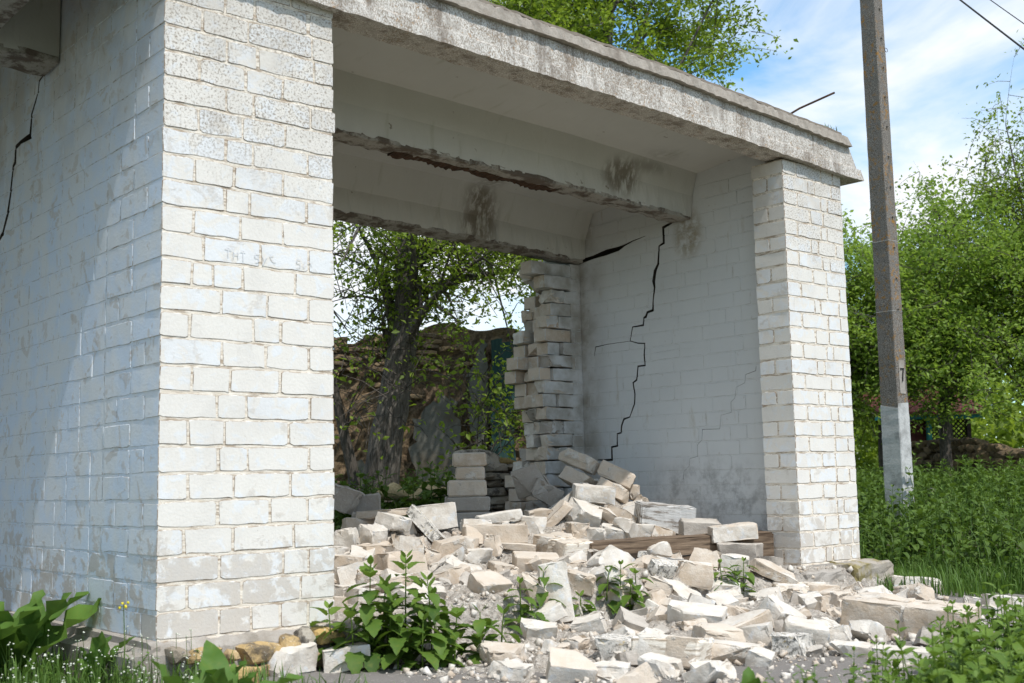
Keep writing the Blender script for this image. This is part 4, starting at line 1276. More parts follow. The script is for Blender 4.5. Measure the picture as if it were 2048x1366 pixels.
# ------------------------------------------------------------------ timbers
def timber(name, L, W, H, loc, rot, mat, label, seed):
    bm = chunk_bm(L, W, H, seed, 0, 0, 0)
    bmesh.ops.subdivide_edges(bm, edges=[e for e in bm.edges if e.calc_length() > L * .8], cuts=9)
    bmesh.ops.bevel(bm, geom=[e for e in bm.edges if len(e.link_faces) == 2 and e.calc_face_angle(0) > .5], offset=.008, segments=2, affect='EDGES')
    r = random.Random(seed)
    for v in bm.verts:
        v.co += Vector((r.uniform(-.002, .002), r.uniform(-.0035, .0035), r.uniform(-.0035, .0035)))
    me = bpy.data.meshes.new(name); bm.to_mesh(me); bm.free(); me.materials.append(mat)
    o = obj(name, me, None, loc, rot)
    # splits along the grain
    for k in range(2 if L > .5 else 0):
        zc = H * (-.22 + .2 * k)
        pts = [Vector((-L * .46 + L * .92 * q / 12, -W / 2 - .001, zc + r.uniform(-.006, .006))) for q in range(13)]
        v, f = tube(pts, [.0012 + .0022 * math.sin(PI * q / 12) for q in range(13)], 4)
        obj('split', mesh_from('split', v, f, M['mark']), o)
    return tag(o, label, 'timber')


timber('timber_beam', 1.15, .15, .19, (3.34, .46, .115), (R(2), R(-1), math.atan2(-.42, 1.0)), M['timber'], 'long weathered brown timber beam lying in the rubble beside the pillar', 21)
timber('timber_block', .34, .20, .17, (3.60, .80, .30), (R(3), R(6), R(-34)), M['timber_white'], 'short timber with flaking white painted end against the inner wall', 22)

# ------------------------------------------------------------------ boulder, rod, pole, wires
tag(obj('limestone_boulder', stone_mesh('limestone_boulder', .20, .15, .12, M['limestone'], 77, 3), None, (.13, -.33, -.135), (0, 0, R(-40))), 'rounded yellow limestone boulder lying before the plinth', 'boulder')
tag(obj('stone_lump', stone_mesh('stone_lump', .10, .08, .07, M['fieldstone'], 78, 2), None, (8.6, 1.9, .36)), 'lone grey stone showing above the nettles beyond the pole', 'stone')
v, f = tube([(4.02, .22, 2.68), (4.16, .07, 2.795), (4.32, -.08, 2.888)], [.0065] * 3, 6)
tag(obj('reinforcing_rod', mesh_from('reinforcing_rod', v, f, M['rust'])), 'thin rusty steel rod sticking up out of the roof edge', 'rod')
tuft_v, tuft_f = [], []

pole = empty('utility_pole', (7.62, 1.64, 0))
tag(pole, 'tall grey concrete utility pole with limewashed foot', 'utility pole')
PANG = math.atan2(-cr.y, cr.x)        # pole faces: narrow one turned to the sun


def pole_sec(z):
    s = interp(z, (-.3, 5.6), (.094, .074))
    a = YAW0 - R(52)
    pts = []
    for (u, w) in ((-1, -1), (.92, -1), (1, -.92), (1, 1), (-1, 1)):
        x, y = u * s, w * s * .84
        pts.append((x * math.cos(a) - y * math.sin(a), x * math.sin(a) + y * math.cos(a), z))
    return pts


def pole_piece(name, z0, z1, n, mat, grow=0.0):
    v, f = [], []
    for i in range(n + 1):
        z = z0 + (z1 - z0) * i / n
        for q in pole_sec(z):
            v.append((q[0] * (1 + grow) + rng.uniform(-.0015, .0015), q[1] * (1 + grow) + rng.uniform(-.0015, .0015), q[2]))
    if grow:
        for j in range(5): v[n * 5 + j] = (v[n * 5 + j][0], v[n * 5 + j][1], v[n * 5 + j][2] + rng.uniform(-.035, .03))
    for i in range(n):
        for j in range(5):
            a, b = i * 5 + j, i * 5 + (j + 1) % 5
            f.append((a, b, b + 5, a + 5))
    f.append(tuple(n * 5 + j for j in range(5)))
    return obj(name, mesh_from(name, v, f, mat), pole)


pole_piece('shaft', -.3, 6.4, 60, M['pole'])
pole_piece('limewash_band', -.25, 1.14, 24, M['polewhite'], .035)
s0 = pole_sec(1.4)
fa, fb = Vector(s0[2]), Vector(s0[3])
along = (fb - fa).normalized(); outw = Vector((along.y, -along.x, 0))
patch_v, patch_f = [], []
for i in range(7):
    z = 1.24 + i * .05
    s_ = pole_sec(z); a_, b_ = Vector(s_[2]), Vector(s_[3])
    for t in (.22 + rng.uniform(-.04, .04), .80 + rng.uniform(-.04, .04)):
        q = a_.lerp(b_, t) + outw * .004; patch_v.append((q.x, q.y, z))
patch_f = [(2 * i, 2 * i + 1, 2 * i + 3, 2 * i + 2) for i in range(6)]
obj('number_patch', mesh_from('number_patch', patch_v, patch_f, M['concrete']), pole)
num = []
for (t, z) in ((.34, 1.46), (.66, 1.465), (.56, 1.41), (.50, 1.35)):
    s_ = pole_sec(z); q = Vector(s_[2]).lerp(Vector(s_[3]), t) + outw * .0075
    num.append((q.x, q.y, z))
v, f = tube(num, [.0075] * 4, 5)
obj('painted_number', mesh_from('painted_number', v, f, M['mark']), pole)
for i in range(16):                     # lifting loops and form-tie stubs along the edge
    z = 2.0 + i * .28
    s_ = pole_sec(z); q = Vector(s_[2]).lerp(Vector(s_[3]), .55)
    v, f = tube([q, q + outw * .016], [.010, .008], 5)
    obj('stub', mesh_from('stub', v, f, M['pole']), pole)
s_ = pole_sec(4.42); q = Vector(s_[3])
ring = [q + along * (.012 + .022 * math.cos(k * PI / 6)) + Vector((0, 0, .018 * math.sin(k * PI / 6))) for k in range(13)]
v, f = tube(ring, [.0028] * 13, 5)
obj('loop', mesh_from('loop', v, f, M['rust']), pole)
for zc in (2.62, 1.98):
    v, f = [], []
    ringp = [Vector((p[0] * 1.012, p[1] * 1.012, zc)) for p in pole_sec(zc)]
    tube(ringp + [ringp[0]], [.002] * 6, 4, v, f)
    obj('wire_band', mesh_from('wire_band', v, f, M['polewhite']), pole)


def wire(a, b, sag, rad, label):
    a, b = Vector(a), Vector(b)
    pts = []
    for i in range(25):
        t = i / 24
        p = a.lerp(b, t); p.z -= sag * 4 * t * (1 - t); pts.append(p)
    v, f = tube(pts, [rad] * 25, 5)
    tag(obj('overhead_wire', mesh_from('overhead_wire', v, f, M['wire'])), label, 'wire', 'overhead wires beside the pole')


# ------------------------------------------------------------------ trees
def bez(a, b, c, n):
    return [a * (1 - t) ** 2 + b * (2 * t * (1 - t)) + c * t * t for t in [i / n for i in range(n + 1)]]


def leaf_mesh(name, P, size, mat, seed, up=.35, fold=.14, wide=.27, light=None):
    r = np.random.default_rng(seed)
    n = len(P)
    nor = r.normal(size=(n, 3)); nor[:, 2] = np.abs(nor[:, 2]) + up
    nor /= np.linalg.norm(nor, axis=1, keepdims=True)
    d = r.normal(size=(n, 3)); d[:, 2] -= .35
    d -= nor * (d * nor).sum(1, keepdims=True); d /= np.linalg.norm(d, axis=1, keepdims=True)
    w = np.cross(nor, d)
    s = size * r.uniform(.55, 1.25, (n, 1))
    V = np.empty((n, 5, 3))
    V[:, 0] = P
    V[:, 1] = P + d * s * .42 + w * s * wide + nor * s * fold
    V[:, 2] = P + d * s
    V[:, 3] = P + d * s * .42 - w * s * wide + nor * s * fold
    V[:, 4] = P + d * s * .45
    F = np.array([(0, 1, 4), (1, 2, 4), (2, 3, 4), (3, 0, 4)])
    F = (F[None] + 5 * np.arange(n)[:, None, None]).reshape(-1, 3)
    tint = np.clip(r.normal(.45, .25, n), 0, 1)
    if light is not None: tint = np.clip(tint + light, 0, 1)
    return np_mesh(name, V.reshape(-1, 3), F, mat, np.repeat(tint, 5))


def tree(name, label, trunk, r0, crowns, leaves, leaf_size, seed, mat, group, limbs=9, subs=7, twigs=5, spread=.10, trunk_mat=None, hollow=False, twig_len=.5):
    """trunk: list of points; crowns: list of (centre, radii, weight)"""
    r = random.Random(seed)
    trunk = [Vector(p) for p in trunk]
    root = empty(name, tuple(trunk[0]))
    inv = trunk[0]
    v, f = [], []
    fine = []
    for i in range(len(trunk) - 1):
        for q in range(4): fine.append(trunk[i].lerp(trunk[i + 1], q / 4))
    fine.append(trunk[-1])
    rad = [r0 * (1.25 if i == 0 else 1.0) * (1 - .72 * i / (len(fine) - 1)) for i in range(len(fine))]
    tube([p - inv + Vector((r.uniform(-.012, .012), r.uniform(-.012, .012), 0)) for p in fine], rad, 12, v, f)
    bv, bf, pts = [], [], []
    wts = [c[2] for c in crowns]

    def target():
        c, rd, _ = r.choices(crowns, wts)[0]
        while True:
            q = Vector((r.uniform(-1, 1), r.uniform(-1, 1), r.uniform(-1, 1)))
            if .25 < q.length < 1: break
        return Vector(c) + Vector((q.x * rd[0], q.y * rd[1], q.z * rd[2]))

    for l in range(limbs):
        T = target()
        k = min(len(fine) - 1, int(len(fine) * r.uniform(.35, 1.0)))
        S = fine[k]
        ctrl = S.lerp(T, .4) + Vector((r.uniform(-.2, .2), r.uniform(-.2, .2), .25 * (T - S).length * r.uniform(.2, 1)))
        P = bez(S, ctrl, T, 9)
        br = rad[k] * r.uniform(.35, .6)
        tube([p - inv for p in P], [br * (1 - .85 * i / 9) for i in range(10)], 6, bv, bf, False)
        for s in range(subs):
            i0 = r.randrange(2, 10)
            S2 = P[i0]
            dirn = (Vector((r.gauss(0, 1), r.gauss(0, 1), r.gauss(.15, .8))).normalized() + (T - S).normalized() * .6)
            T2 = S2 + dirn * r.uniform(.5, 1.1) * twig_len * 1.6
            P2 = bez(S2, S2.lerp(T2, .5) + Vector((r.uniform(-.12, .12), r.uniform(-.12, .12), r.uniform(0, .16))), T2, 5)
            b2 = max(.004, br * (1 - .85 * i0 / 9) * .5)
            tube([p - inv for p in P2], [b2 * (1 - .8 * i / 5) for i in range(6)], 4, bv, bf, False)
            for w_ in range(twigs):
                S3 = P2[r.randrange(1, 6)]
                T3 = S3 + Vector((r.gauss(0, .5), r.gauss(0, .5), r.gauss(.02, .42))) * twig_len
                tube([S3 - inv, S3.lerp(T3, .55) + Vector((0, 0, .03)) - inv, T3 - inv], [.005, .0035, .002], 3, bv, bf, False)
                for q in range(7): pts.append(S3.lerp(T3, (q + 1) / 7) - inv)
    tm = trunk_mat or M['bark']
    obj('trunk', mesh_from('trunk', v, f, tm, True), root)
    obj('branches', mesh_from('branches', bv, bf, tm, True), root)
    pts = np.array([tuple(p) for p in pts])
    rr = np.random.default_rng(seed)
    pick = pts[rr.integers(0, len(pts), leaves)] + rr.normal(0, spread, (leaves, 3)) * (1, 1, .8)
    idx_ = rr.integers(0, len(pts), leaves)
    pick = pts[idx_] + rr.normal(0, spread, (leaves, 3)) * (1, 1, .8)
    low = rr.normal(0, .24, len(pts) // 7 + 2)[idx_ // 7]
    obj('crown', leaf_mesh('crown', pick, leaf_size, mat, seed + 1, light=low), root)
    return tag(root, label, 'tree', group)


TL, TP = M['tree_leaf'], M['tree_leaf_pale']
t1 = tree('maple_tree', 'leaning grey-barked tree with a rotten hollow standing behind the shelter', [(3.60, 3.92, .0), (3.62, 3.85, .6), (3.68, 3.74, 1.3), (3.76, 3.66, 1.9), (3.72, 3.60, 2.6), (3.95, 3.75, 3.4), (4.0, 3.9, 4.4)],
          .165, [((3.4, 3.4, 2.2), (.75, .6, .6), 2.4), ((4.35, 2.95, 2.2), (.6, .5, .5), 5), ((4.75, 3.3, 2.45), (.65, .5, .5), 2.6), ((3.9, 3.8, 3.6), (1.3, 1.2, 1.0), 2), ((3.3, 3.9, 2.9), (.8, .8, .8), 2), ((4.6, 3.5, 1.45), (.35, .4, .2), .25)],
          21000, .047, 11, TL, None, 21, 8, 5, .06, twig_len=.42)
hv_, hf_ = tube([(.055, -.115, 1.02), (.075, -.128, 1.16), (.085, -.125, 1.34), (.10, -.12, 1.42)], [.012, .034, .030, .010], 8)
obj('hollow', mesh_from('hollow', hv_, hf_, M['hollow'], True), t1)
tree('maple_sapling', 'slim dark side stem growing beside the leaning grey-barked tree', [(3.42, 3.84, .05), (3.36, 3.86, .6), (3.26, 3.88, 1.1), (3.1, 3.9, 1.7), (3.0, 3.9, 2.4)], .06,
     [((3.0, 3.7, 2.2), (.6, .6, .9), 2), ((3.1, 3.5, 1.3), (.45, .4, .3), 1)], 450, .06, 12, TL, None, 7, 6, 5, .08, M['bark_thin'], twig_len=.4)
tree('elder_bush', 'low dark leafy bush before the ruined earth wall', [(4.55, 3.75, .1), (4.57, 3.75, .5), (4.6, 3.75, .9)], .03, [((4.45, 3.72, 1.25), (.42, .4, .32), 1), ((4.75, 3.45, 1.05), (.4, .3, .22), .8)],
     800, .065, 13, TL, None, 7, 5, 4, .07, M['bark_thin'], twig_len=.3)
tree('walnut_tree', 'big leafy tree whose crown rises above the shelter roof', [(6.4, 4.4, .1), (6.4, 4.3, 1.6), (6.5, 4.25, 2.8), (6.6, 4.2, 4.2), (6.7, 4.1, 5.6)], .17,
     [((6.6, 4.0, 4.75), (1.9, 1.5, 1.0), 3), ((7.3, 3.2, 4.7), (.9, .7, .55), 1.0), ((5.9, 4.6, 5.4), (1.7, 1.5, 1.0), 2.4), ((6.9, 3.9, 5.9), (1.3, 1.2, .8), 1.6), ((5.6, 4.1, 3.0), (1.1, .9, .7), 1.0)], 52000, .066, 14, TL, None, 22, 9, 6, .08, twig_len=.5)

GR = 'trees behind the nettle field'
row = [  # base x, y, height, crown radius, leaves, material, name, label
    ((11.3, 4.55), 3.2, 1.15, 16000, TP, 'young_ash_tree', 'thin-stemmed young tree nearest the shelter pillar, behind the nettles'),
    ((12.0, 3.65), 3.3, 1.0, 14000, TP, 'young_ash_tree', 'bright green young tree seen just behind the pole'),
    ((12.9, 4.15), 4.0, 1.25, 18000, TP, 'ash_tree', 'pale blossoming tree right of the pole with dark forked trunk'),
    ((13.2, 3.0), 4.1, 1.35, 20000, TP, 'ash_tree', 'pale-leaved tree with tassels above the low stone wall'),
    ((13.75, 3.25), 4.7, 1.0, 9000, TL, 'tall_ash_tree', 'tallest thin-topped tree against the sky at the right edge'),
    ((13.3, 1.9), 4.5, 1.3, 18000, TP, 'ash_tree', 'dense pale tree at the far right edge of the nettle field'),
    ((15.4, 6.6), 3.4, 1.5, 12000, TL, 'ash_tree', 'dark green tree behind the lattice summer house'),
    ((10.4, 5.9), 3.0, 1.3, 10000, TL, 'ash_tree', 'low leafy tree partly hidden by the shelter pillar'),
]
for i, ((x, y), h, cr_, n, mt, nm, lab) in enumerate(row):
    g0 = gz(x, y)
    lx, ly = rng.uniform(-.15, .15), rng.uniform(-.15, .15)
    tr = [(x, y, g0 - .05), (x + lx * .6, y + ly * .6, g0 + .8), (x + lx, y + ly, g0 + 1.8), (x + lx * 1.5, y + ly * 1.4, g0 + h * .72)]
    crowns = [((x + lx, y + ly, g0 + h * .60), (cr_, cr_, h * .30), 3), ((x + lx, y + ly, g0 + h * .84), (cr_ * .6, cr_ * .6, h * .20), 1.4), ((x + lx - .3, y + ly - .5, g0 + h * .42), (cr_ * .9, cr_ * .9, h * .12), .8)]
    if nm == 'tall_ash_tree':
        crowns = [((x, y, g0 + h * .62), (.9, .9, 1.1), 2), ((x + .05, y + .1, g0 + h * .92), (.55, .55, .75), 1.6)]
    tree(nm, lab, tr, .085 if i < 2 else .12, crowns, int(n * 1.35), .066, 30 + i, mt, GR, 16, 8, 5, .075, M['bark_thin'], twig_len=.48)

# a far belt of trees that reads as one mass
r = np.random.default_rng(81)
cl = []
for k in range(260):
    a = r.uniform(-.15, 1.0); d = r.uniform(21, 42)
    ang = R(40.83) + r.uniform(-.62, .75)
    cx, cy = CAM.x + math.sin(ang) * d, CAM.y + math.cos(ang) * d
    cl.append(((cx, cy, r.uniform(.4, (3.6 if ang > R(40) else 2.4) * d / 36)), r.uniform(.9, 1.7)))
P = np.concatenate([np.array(c) + r.normal(0, s * .5, (420, 3)) for c, s in cl])
tag(obj('treeline', leaf_mesh('treeline', P, .24, TL, 82)), 'far green belt of trees closing the view', 'trees', kind='stuff')

# ------------------------------------------------------------------ ruined house and walls behind the shelter
ruin = empty('ruined_house', (5.3, 5.5, 0), R(-41))
tag(ruin, 'ruined earth and stone house wall with peeling plaster behind the trees', 'ruin')
rv, rf = [], []
nxr, nzr = 70, 30
rr = random.Random(5)
for j in range(nzr + 1):
    for i in range(nxr + 1):
        x = -2.4 + 3.7 * i / nxr
        top = 2.02 + .10 * math.sin(x * 2.1 + 1) + .04 * math.sin(x * 9)
        z = -.1 + (top + .1) * j / nzr
        rv.append((x, rr.uniform(-.035, .035) - .10 * (1 - j / nzr), z))
fr = len(rv)
rv += [(x, .45, z) for (x, y, z) in rv]
for j in range(nzr):
    for i in range(nxr):
        a = j * (nxr + 1) + i
        rf.append((a, a + 1, a + nxr + 2, a + nxr + 1)); rf.append((fr + a + nxr + 1, fr + a + nxr + 2, fr + a + 1, fr + a))
for i in range(nxr):
    a = nzr * (nxr + 1) + i
    rf.append((a, a + 1, fr + a + 1, fr + a))
wall_r = obj('wall', mesh_from('wall', rv, rf, M['ruin']), ruin)


def patch(name, pts, mat, parent, y, thick=.02, seed=0):
    """an irregular plate with real thickness"""
    q = random.Random(seed)
    out = []
    for (a, b), (c, d) in zip(pts, pts[1:] + pts[:1]):
        for s in range(5):
            t = s / 5
            out.append((a + (c - a) * t + q.uniform(-.045, .045), b + (d - b) * t + q.uniform(-.045, .045)))
    n = len(out)
    v = [(x, y, z) for x, z in out] + [(x, y + thick, z) for x, z in out]
    f = [tuple(range(n)), tuple(range(2 * n - 1, n - 1, -1))] + [(i, n + i, n + (i + 1) % n, (i + 1) % n) for i in range(n)]
    return obj(name, mesh_from(name, v, f, mat), parent)


patch('plaster', [(-.10, 1.15), (.06, 1.36), (.27, 1.40), (.38, 1.1), (.34, .50), (.15, .40), (-.04, .42), (-.14, .8)], M['ruin_plaster'], ruin, -.15, .03, 1)
patch('plaster', [(.42, 1.55), (.54, 1.9), (.64, 1.9), (.64, .95), (.50, .78), (.44, 1.1)], M['ruin_plaster'], ruin, -.14, .03, 2)
patch('plaster', [(-.75, .72), (-.62, .76), (-.55, .5), (-.66, .42)], M['ruin_plaster'], ruin, -.16, .03, 6)
patch('door_jamb', [(.66, 1.92), (.92, 1.92), (.92, .40), (.66, .40)], M['teal_old'], ruin, -.20, .10, 5)
for k in range(110):                    # stones showing near the top and in the bare earth
    if k < 80: x, z = rr.uniform(-1.2, .4), rr.uniform(1.62, 2.02)
    else: x, z = rr.uniform(-2.2, .4), rr.uniform(.3, 1.6)
    me = stone_mesh('stone', rr.uniform(.07, .17), .07, rr.uniform(.03, .055), M['brownstone'], 1000 + k % 14, 1) if k < 14 else stones_b[k % 14]
    if k == 0: stones_b = []
    if k < 14: stones_b.append(me)
    obj('stone', me, wall_r, (x, -.075 - .06 * (1 - z / 2), z), (0, rr.uniform(-.15, .15), 0))

dry = empty('dry_stone_wall', (3.80, 2.52, .1), R(-41))
tag(dry, 'low dry-laid grey stone wall just behind the shelter', 'stone wall')
stones_f = [stone_mesh('stone', .15 + .02 * (k % 4), .16, .055 + .006 * (k % 3), M['fieldstone'], 1100 + k, 2) for k in range(10)]
zz, k = .02, 0
while zz < .60:
    x = -.38 + rr.uniform(-.05, .05)
    while x < .55:
        if not (x < -.22 and zz > .45):
            obj('stone', stones_f[rr.randrange(10)], dry, (x, rr.uniform(-.03, .03), zz), (rr.uniform(-.1, .1), rr.uniform(-.1, .1), rr.uniform(-.2, .2)))
        x += rr.uniform(.09, .14)
    zz += .058
obj('stone', stone_mesh('stone', .30, .22, .13, M['fieldstone'], 1200, 3), dry, (-.20, -.02, .60))


def cloth_bag(name, pts, w, h, mat, label, seed):
    """sagging sack: lofted lumps along a line"""
    r_ = random.Random(seed)
    a, b = Vector(pts[0]), Vector(pts[1])
    d = (b - a).normalized(); s = Vector((-d.y, d.x, 0))
    n, m = 22, 14
    ph = [r_.uniform(0, 6) for _ in range(5)]
    v, f = [], []
    for i in range(n + 1):
        t = i / n
        env = max(.05, math.sin(PI * min(max(t, .02), .98)) ** .35)
        hh = h * env * (.62 + .25 * math.sin(t * 7 + ph[0]) + .16 * math.sin(t * 17 + ph[1]))
        ww = w * env * (.8 + .15 * math.sin(t * 5 + ph[2]))
        for j in range(m):
            e = 2 * PI * j / m
            k_ = 1 + .07 * math.sin(e * 5 + t * 21 + ph[3])
            p_ = a.lerp(b, t) + s * (ww * math.cos(e) * k_) + Vector((0, 0, hh * (.5 + .5 * math.sin(e)) * k_))
            v.append(p_)
    for i in range(n):
        for j in range(m):
            q, q2 = i * m + j, i * m + (j + 1) % m
            f.append((q, q2, q2 + m, q + m))
    f += [tuple(range(m)), tuple(n * m + j for j in reversed(range(m)))]
    tag(obj(name, mesh_from(name, v, f, mat, True)), label, 'sack')


cloth_bag('burlap_sack', ((3.18, 3.28, .42), (3.62, 2.95, .40)), .14, .20, M['burlap'], 'sunlit tan burlap sack lying among nettles at the tree foot', 3)
cloth_bag('burlap_sack', ((3.55, 2.72, .66), (4.10, 2.27, .64)), .10, .12, M['burlap_dark'], 'ochre sack spread along the top of the dry stone wall', 4)

# summer house and field wall far to the right
sh_ = empty('summer_house', (14.75, 5.45, gz(14.75, 5.4)), R(-41))
tag(sh_, 'dark summer house with lattice side and teal boards under the trees', 'summer house')
for k in range(14):
    v, f = box_vf(-.60 + k * .085, -.02, .10, -.60 + k * .085 + .078, .02, .55 + rr.uniform(-.01, .01))
    obj('board', mesh_from('board', v, f, M['teal']), sh_)
obj('wall', mesh_from('wall', *box_vf(-.62, .04, .1, .02, .07, 1.10), M['maroon']), sh_)
for k in range(-9, 12):
    for sgn in (1, -1):
        pts = []
        for q in range(2):
            zz_ = .57 + q * .50
            pts.append((.34 + k * .075 + sgn * (q - .5) * .50, zz_))
        (xa, za), (xb, zb) = pts
        lo_, hi_ = .06, .60
        def clipx(xa, za, xb, zb):
            if xa == xb: return None
            ts = sorted(((lo_ - xa) / (xb - xa), (hi_ - xa) / (xb - xa)))
            t0, t1_ = max(0, ts[0]), min(1, ts[1])
            return None if t1_ - t0 < .1 else ((xa + (xb - xa) * t0, za + (zb - za) * t0), (xa + (xb - xa) * t1_, za + (zb - za) * t1_))
        seg_ = clipx(xa, za, xb, zb)
        if seg_:
            v, f = tube([(seg_[0][0], .0 if sgn > 0 else .012, seg_[0][1]), (seg_[1][0], .0 if sgn > 0 else .012, seg_[1][1])], [.012, .012], 4)
            obj('lattice_slat', mesh_from('lattice_slat', v, f, M['dark_wood']), sh_)
obj('post', mesh_from('post', *box_vf(.00, -.05, -.2, .06, .03, 1.2), M['teal']), sh_)
obj('post', mesh_from('post', *box_vf(.60, -.05, -.2, .66, .03, 1.2), M['dark_wood']), sh_)
obj('eave', mesh_from('eave', *box_vf(-.75, -.16, 1.08, .8, .10, 1.14), M['teal']), sh_)
v = [(-.8, -.25, 1.14), (.85, -.25, 1.14), (.85, 1.6, 1.75), (-.8, 1.6, 1.75), (-.8, -.25, 1.19), (.85, -.25, 1.19), (.85, 1.6, 1.80), (-.8, 1.6, 1.80)]
obj('roof', mesh_from('roof', v, box_vf(0, 0, 0, 1, 1, 1)[1], M['maroon']), sh_)

fw = empty('field_stone_wall', (12.3, 3.2, gz(12.3, 3.2)), math.atan2(-1.44, -.64) + PI)
tag(fw, 'tumbledown brown field stone wall beyond the nettles, right of the pole', 'stone wall')
stones_w = [stone_mesh('stone', .20 + .03 * (k % 4), .22, .10 + .015 * (k % 3), M['brownstone'], 1300 + k, 2) for k in range(8)]
zz = .05
while zz < .66:
    x = -1.0
    while x < 1.7:
        if zz < .60 + .10 * math.sin(x * 1.7) - (.25 if x < -.7 else 0):
            obj('stone', stones_w[rr.randrange(8)], fw, (x, rr.uniform(-.05, .05), zz), (rr.uniform(-.12, .12), rr.uniform(-.12, .12), rr.uniform(-.3, .3)))
        x += rr.uniform(.13, .19)
    zz += .085

# ------------------------------------------------------------------ plants
def leaf_local(L, W, droop, n, r, serr=.11, fold=.22, curl=0.0, wave=0.0):
    """one leaf along +x with a midrib; returns V, F (tris), tint"""
    mid, le, ri = [], [], []
    for i in range(n + 1):
        t = i / n
        z = -droop * L * t * t + .10 * L * t
        x = L * t * (1 - .15 * droop * t)
        w = W * (math.sin(PI * min(1, t * .93 + .07)) ** .8) * (1 - .35 * t) if 0 < i < n else 0.0
        if 0 < i < n and serr: w *= 1 + serr * (1 if i % 2 else -1)
        wz = wave * W * math.sin(i * 2.1 + r.uniform(0, 1))
        mid.append((x, curl * L * t * t, z))
        le.append((x + .03 * L, w + curl * L * t * t, z + fold * w + wz)); ri.append((x + .03 * L, -w + curl * L * t * t, z + fold * w - wz))
    V, F = [], []
    V += mid
    li = {}; 
    for i in range(1, n):
        li[i] = (len(V), len(V) + 1)
        V += [le[i], ri[i]]
    F.append((0, li[1][0], 1)); F.append((0, 1, li[1][1]))
    F[0] = (0, 1, li[1][0]); F[1] = (0, li[1][1], 1)
    for i in range(1, n - 1):
        a, b = li[i], li[i + 1]
        F += [(i, i + 1, b[0]), (i, b[0], a[0]), (i, b[1], i + 1), (i, a[1], b[1])]
    a = li[n - 1]
    F += [(n - 1, n, a[0]), (n - 1, a[1], n)]
    return np.array(V, float), np.array(F, int)


def rotz(a):
    c, s = math.cos(a), math.sin(a)
    return np.array(((c, s, 0), (-s, c, 0), (0, 0, 1)))


def roty(a):
    c, s = math.cos(a), math.sin(a)
    return np.array(((c, 0, -s), (0, 1, 0), (s, 0, c)))


def join(parts):
    V, F, T, k = [], [], [], 0
    for v, f, t in parts:
        V.append(v); F.append(f + k); T.append(np.full(len(v), t) if np.isscalar(t) else t); k += len(v)
    return np.concatenate(V), np.concatenate(F), np.concatenate(T)


def tri_tube(pts, rad, sides=4):
    v, f = tube(pts, rad, sides, cap=False)
    F = []
    for q in f: F += [(q[0], q[1], q[2]), (q[0], q[2], q[3])]
    return np.array([tuple(p) for p in v], float), np.array(F, int)


def nettle_geo(h, seed, leaf=.075, n=6, pairs=None):
    r = random.Random(seed)
    lean = (r.uniform(-.08, .08), r.uniform(-.08, .08))
    st = lambda t: Vector((lean[0] * h * t * t, lean[1] * h * t * t, h * t))
    parts = []
    v, f = tri_tube([st(i / 4) for i in range(5)], [.0042 * (1 - .5 * i / 4) for i in range(5)])
    parts.append((v, f, .75))
    pairs = pairs or max(6, int(h / .028))
    for k in range(pairs):
        t = .16 + .84 * (k / (pairs - 1)) ** .9
        p = st(t)
        size = leaf * (.55 + .75 * math.sin(PI * min(1, .25 + .62 * t))) * (1 if t < .9 else .55) * r.uniform(.85, 1.15)
        a0 = (k % 2) * PI / 2 + r.uniform(-.3, .3)
        for s in (0, PI):
            V, F = leaf_local(size, size * .36, r.uniform(.25, .65) if t < .9 else -.1, n, r)
            V = V @ roty(r.uniform(-.25, .35) if t < .85 else -.7)
            V = V + (size * .14, 0, 0)
            V = V @ rotz(a0 + s + r.uniform(-.25, .25)) + np.array(p)
            parts.append((V, F, min(1, max(0, r.gauss(.42 + .35 * (t > .85), .16)))))
    return join(parts)


def plant_obj(name, geo, mat, loc, rz, label, cat, group=None, scale=1.0, smooth=True):
    V, F, T = geo
    o = obj(name, np_mesh(name, V, F, mat, T, smooth), None, loc, (0, 0, rz))
    o.scale = (scale,) * 3
    return tag(o, label, cat, group)


